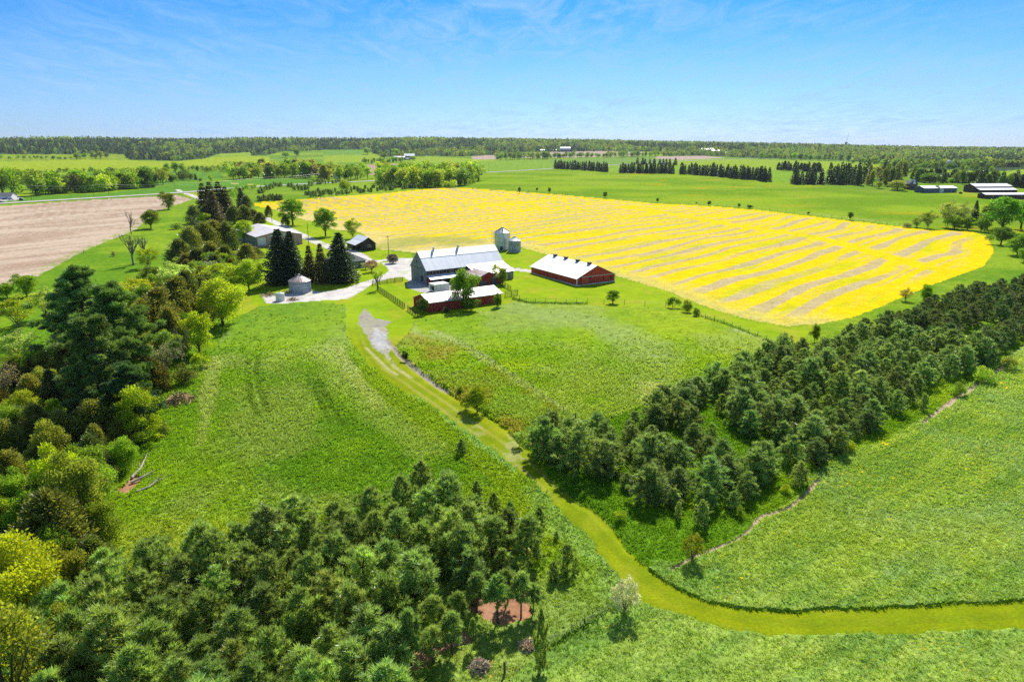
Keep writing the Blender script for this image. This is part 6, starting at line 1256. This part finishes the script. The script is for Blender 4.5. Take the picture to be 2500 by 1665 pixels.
# far white barn group
t = farmshed(987, 387, 8, 40, 22, 9, 17, 'greywood', 'steelold', 'far_grey_barn', 'far barn with a tall grey roof before the forest', 'barn'); farmshed(960, 388, 5, 44, 16, 5, 9, 'brick', 'steel', 'far_low_barn', 'far low barn with white roof left of the tall grey one', 'barn'); farmshed(978, 391, -50, 16, 12, 4, 8, 'brick', 'steel', 'far_small_barn', 'far small red barn with white gable roof', 'barn'); farmshed(990, 391, -30, 14, 10, 4, 7.5, 'brick', 'steel', 'far_small_barn', 'far small white-roofed barn right of the red one', 'barn')
o = at(1369, 371); t = thing('far_gambrel_barn', 'dark gambrel barn with a white roof before the distant forest', 'barn', o, R(4)); MB().prism([(0, -1), (24, -1), (24, 10), (19, 17), (12, 21), (5, 17), (0, 10)], 0, 48, axis='x').build('wall', M['bluegrey'], t)
MB().slab([(-1, -1, 9.4), (49, -1, 9.4), (49, 5, 17.2), (-1, 5, 17.2)], .2).build('lower_roof', M['steelold'], t); MB().slab([(-1, 5, 17.3), (49, 5, 17.3), (49, 12, 21.4), (-1, 12, 21.4)], .2).build('upper_roof', M['steel'], t); MB().slab([(-1, 12, 21.4), (49, 12, 21.4), (49, 19, 17.3), (-1, 19, 17.3)], .2).build('upper_roof', M['steel'], t)
MB().lathe([(6, 0), (6, 20), (4.5, 24), (0, 26)], 20, (18, 34)).build('silo', M['concrete'], t, True); MB().lathe([(5, 0), (5, 18), (0, 22)], 20, (54, 8)).build('silo', M['brick'], t, True)
farmshed(1318, 370, 5, 26, 16, 5, 9, 'bluegrey', 'steelold', 'far_grey_house', 'small pale house left of the dark gambrel barn', 'house'); farmshed(1352, 368, -20, 14, 10, 3, 5, 'palepatch', 'steel', 'far_low_shed', 'tiny pale shed between the far house and gambrel barn', 'shed')
farmshed(1714, 369, 4, 60, 30, 6, 12, 'palepatch', 'steel', 'far_white_house', 'long white building among the trees of the far hillside', 'building'); farmshed(1738, 372, -8, 34, 20, 6, 10, 'bluegrey', 'steel', 'far_grey_building', 'smaller grey-blue building right of the long white one', 'building'); farmshed(1772, 376, 0, 36, 18, 6, 9, 'bluegrey', 'steelold', 'far_hidden_building', 'pale blue building half hidden by distant trees', 'building')
farmshed(2268, 409, 3, 64, 26, 6, 12, 'brick', 'steel', 'long_white_barn', 'long white-roofed barn at the foot of the far wooded hill', 'barn'); farmshed(2215, 408, -6, 22, 18, 6, 12, 'red', 'steel', 'red_gabled_barn', 'bright red barn with white roof at the far farm', 'barn'); farmshed(2203, 409, 4, 18, 14, 4, 7, 'brick', 'greyroof', 'far_red_house', 'low dark red house left of the bright red barn', 'house'); farmshed(2240, 409, 2, 40, 16, 4, 7, 'red', 'steelold', 'far_red_shed', 'low red shed between the red barn and the long white barn', 'shed')
o = at(2315, 412); t = thing('white_silo', 'white domed silo at the end of the long white barn', 'silo', o); MB().lathe([(5, -1), (5, 14)], 24).build('wall', M['white'], t, True); MB().lathe([(5.1, 14), (4.4, 17), (2.5, 19), (0, 19.6)], 24).build('dome', M['white'], t, True)
farmshed(394, 433, 10, 13, 10, 4, 6.5, 'bluegrey', 'steel', 'white_roofed_hut', 'small white-roofed shed at the end of the roadside belt', 'shed')
farmshed(818, 437, 30, 9, 9, 4, 8, 'palepatch', 'greyroof', 'roadside_house', 'small house with a pale gable hidden in the roadside wood', 'house'); 
farmshed(-45, 488, 14, 26, 12, 3.4, 6, 'palepatch', 'greyroof', 'roadside_garage', 'grey-roofed house cut by the left border beside the road', 'house', 3)
# water tower with mast on the horizon
x_, y_ = (2065 - 1250) / F * (5200 * CP), 5200.; z_ = float(hgt(x_, y_)); t = thing('water_tower', 'blue water tower with a thin mast on the horizon', 'water tower', (x_, y_, z_))
zb = ztop(x_, y_, 353) - z_; zt_ = ztop(x_, y_, 348) - z_; zm = ztop(x_, y_, 325) - z_
MB().lathe([(3.2, -4), (3.2, zb), (8.0, zb + 4)], 20).build('shaft', M['bluegrey'], t, True); MB().lathe([(8.0, zb + 4), (9.5, zt_), (0, zt_ + 2)], 24).build('tank', M['blue'], t, True)
ms = MB(); ms.tube([(0, 0, zt_), (10, 0, zm)], [1.1, .5], 6); ms.build('mast', M['wire'], t)
# cars at the left border
def car(px, py, ang, mat, label):
    o = at(px, py); t = thing('parked_car', label, 'car', o, R(ang))
    MB().prism([(-2.2, .35), (2.25, .35), (2.25, .8), (1.3, .95), (-2.1, 1.0), (-2.25, .7)], -.85, .85).build('body', M[mat], t); MB().prism([(-1.7, .99), (1.15, .95), (.5, 1.5), (-1.2, 1.52)], -.74, .74).build('cabin', M['glass'], t)
    MB().box(-1.15, .45, -.72, .72, 1.5, 1.56).build('roof', M[mat], t)
    for wx in (-1.4, 1.4):
        for sy in (-.87, .69): MB().tube([(wx, sy, .33), (wx, sy + .18, .33)], .33, 14).build('wheel', M['rubber'], t)
car(27, 488.5, 25, 'carsilver', 'silver car parked right of the roadside house'); car(12, 488, 20, 'carblack', 'dark car parked beside the silver car'); car(3, 495, -10, 'carblack', 'dark car parked nearest the road at the left border')
for px, py, lb in [(2345, 474, 'dark cow-sized farm implement outside the blue shed'), (52, 490, 'round dark bin by the driveway at the road')]:
    o = at(px, py); t = thing('farm_implement', lb, 'implement', o); MB().box(-1.6, 1.6, -.8, .8, .5, 1.7).prism([(-1.2, 1.7), (.4, 1.7), (.2, 2.4), (-1.0, 2.4)], -.6, .6).build('body', M['carblack'], t)
    for wx in (-1.1, 1.1): MB().tube([(wx, -.95, .5), (wx, .95, .5)], .5, 12).build('wheels', M['rubber'], t)
# ------------------------------------------------------------------ light, sky, air
SUN_EL, SUN_AZ = math.radians(43), math.radians(13)      # ahead of the camera, a little to the right
sun = bpy.data.lights.new('sun', 'SUN'); sun.energy = 4.6; sun.angle = math.radians(.5); sun.color = (1, .955, .88)
so = bpy.data.objects.new('sun', sun); COL.objects.link(so)
so.rotation_euler = (SUN_EL - PI / 2, 0, -SUN_AZ)
w = bpy.data.worlds.new('World'); SC.world = w; w.use_nodes = True; nt = w.node_tree
bg = nt.nodes['Background']; bg.inputs[1].default_value = .06
sky = nt.nodes.new('ShaderNodeTexSky'); sky.sky_type = 'NISHITA'; sky.sun_disc = False; sky.sun_elevation = SUN_EL; sky.sun_rotation = SUN_AZ; sky.altitude = 200; sky.air_density = 1.0; sky.dust_density = .3; sky.ozone_density = 2.0
tc = nt.nodes.new('ShaderNodeTexCoord'); sx = nt.nodes.new('ShaderNodeSeparateXYZ'); nt.links.new(tc.outputs['Generated'], sx.inputs[0])
rp_ = nt.nodes.new('ShaderNodeValToRGB'); nt.links.new(sx.outputs[2], rp_.inputs[0])
cr = rp_.color_ramp; cr.elements[0].position = 0.0; cr.elements[0].color = (.70, .98, 1.75, 1); cr.elements[1].position = .19; cr.elements[1].color = (.17, .80, 1.55, 1)
e = cr.elements.new(.10); e.color = (.48, .92, 1.50, 1)
e = cr.elements.new(.5); e.color = (.55, .64, .80, 1)
grade = mixc(nt, 'MULTIPLY', sky.outputs[0], rp_.outputs[0], 1.0)
# high thin cloud: a flat layer far up, stretched along the wind
zc = N(nt, 'ShaderNodeMath', operation='MAXIMUM'); nt.links.new(sx.outputs[2], zc.inputs[0]); zc.inputs[1].default_value = .0
za = N(nt, 'ShaderNodeMath', operation='ADD'); nt.links.new(zc.outputs[0], za.inputs[0]); za.inputs[1].default_value = .09
dx = N(nt, 'ShaderNodeMath', operation='DIVIDE'); nt.links.new(sx.outputs[0], dx.inputs[0]); nt.links.new(za.outputs[0], dx.inputs[1])
dy = N(nt, 'ShaderNodeMath', operation='DIVIDE'); nt.links.new(sx.outputs[1], dy.inputs[0]); nt.links.new(za.outputs[0], dy.inputs[1])
cv = nt.nodes.new('ShaderNodeCombineXYZ'); nt.links.new(dx.outputs[0], cv.inputs[0]); nt.links.new(dy.outputs[0], cv.inputs[1])
mpg = N(nt, 'ShaderNodeMapping'); mpg.inputs['Rotation'].default_value = (0, 0, math.radians(22)); mpg.inputs['Scale'].default_value = (1.25, .6, 1); nt.links.new(cv.outputs[0], mpg.inputs[0])
n1 = N(nt, 'ShaderNodeTexNoise', Scale=3.2, Detail=10, Roughness=.68, Distortion=.9); nt.links.new(mpg.outputs[0], n1.inputs['Vector'])
n2 = N(nt, 'ShaderNodeTexNoise', Scale=.42, Detail=3, Roughness=.5); nt.links.new(cv.outputs[0], n2.inputs['Vector'])
a1 = remap(nt, n1.outputs['Fac'], .40, .68, 0, 1); a2 = remap(nt, n2.outputs['Fac'], .36, .60, .25, 1)
mm = N(nt, 'ShaderNodeMath', operation='MULTIPLY'); nt.links.new(a1, mm.inputs[0]); nt.links.new(a2, mm.inputs[1])
m2 = N(nt, 'ShaderNodeMath', operation='MULTIPLY'); nt.links.new(mm.outputs[0], m2.inputs[0]); m2.inputs[1].default_value = .85
cl = mixc(nt, 'MIX', grade, (4.8, 7.9, 12.4, 1), m2.outputs[0])
nt.links.new(cl, bg.inputs[0])
SC.view_settings.view_transform = 'Standard'; SC.view_settings.look = 'None'; SC.view_settings.gamma = 1.0; SC.view_settings.use_curve_mapping = False
SC.view_settings.exposure = .48
SC.cycles.max_bounces = 6; SC.cycles.diffuse_bounces = 3; SC.cycles.glossy_bounces = 2; SC.cycles.transmission_bounces = 3; SC.cycles.transparent_max_bounces = 4; SC.cycles.volume_bounces = 0
SC.cycles.caustics_reflective = False; SC.cycles.caustics_refractive = False
SC.cycles.use_denoising = False; SC.cycles.use_adaptive_sampling = True; SC.cycles.adaptive_threshold = .02

def haze():
    b = MB().box(-13000, 13000, -6500, 13500, -4, 175); m = bpy.data.materials.new('haze_air'); m.use_nodes = True; nt = m.node_tree; nt.nodes.clear()
    o = nt.nodes.new('ShaderNodeOutputMaterial'); v = nt.nodes.new('ShaderNodeVolumePrincipled'); v.inputs['Color'].default_value = (.82, .91, 1, 1); v.inputs['Density'].default_value = HAZE; v.inputs['Anisotropy'].default_value = .2
    nt.links.new(v.outputs[0], o.inputs['Volume']); tag(b.build('haze', m), 'thin blue summer haze over the distant land', 'haze', kind='stuff')
HAZE = 2.6e-5
haze()
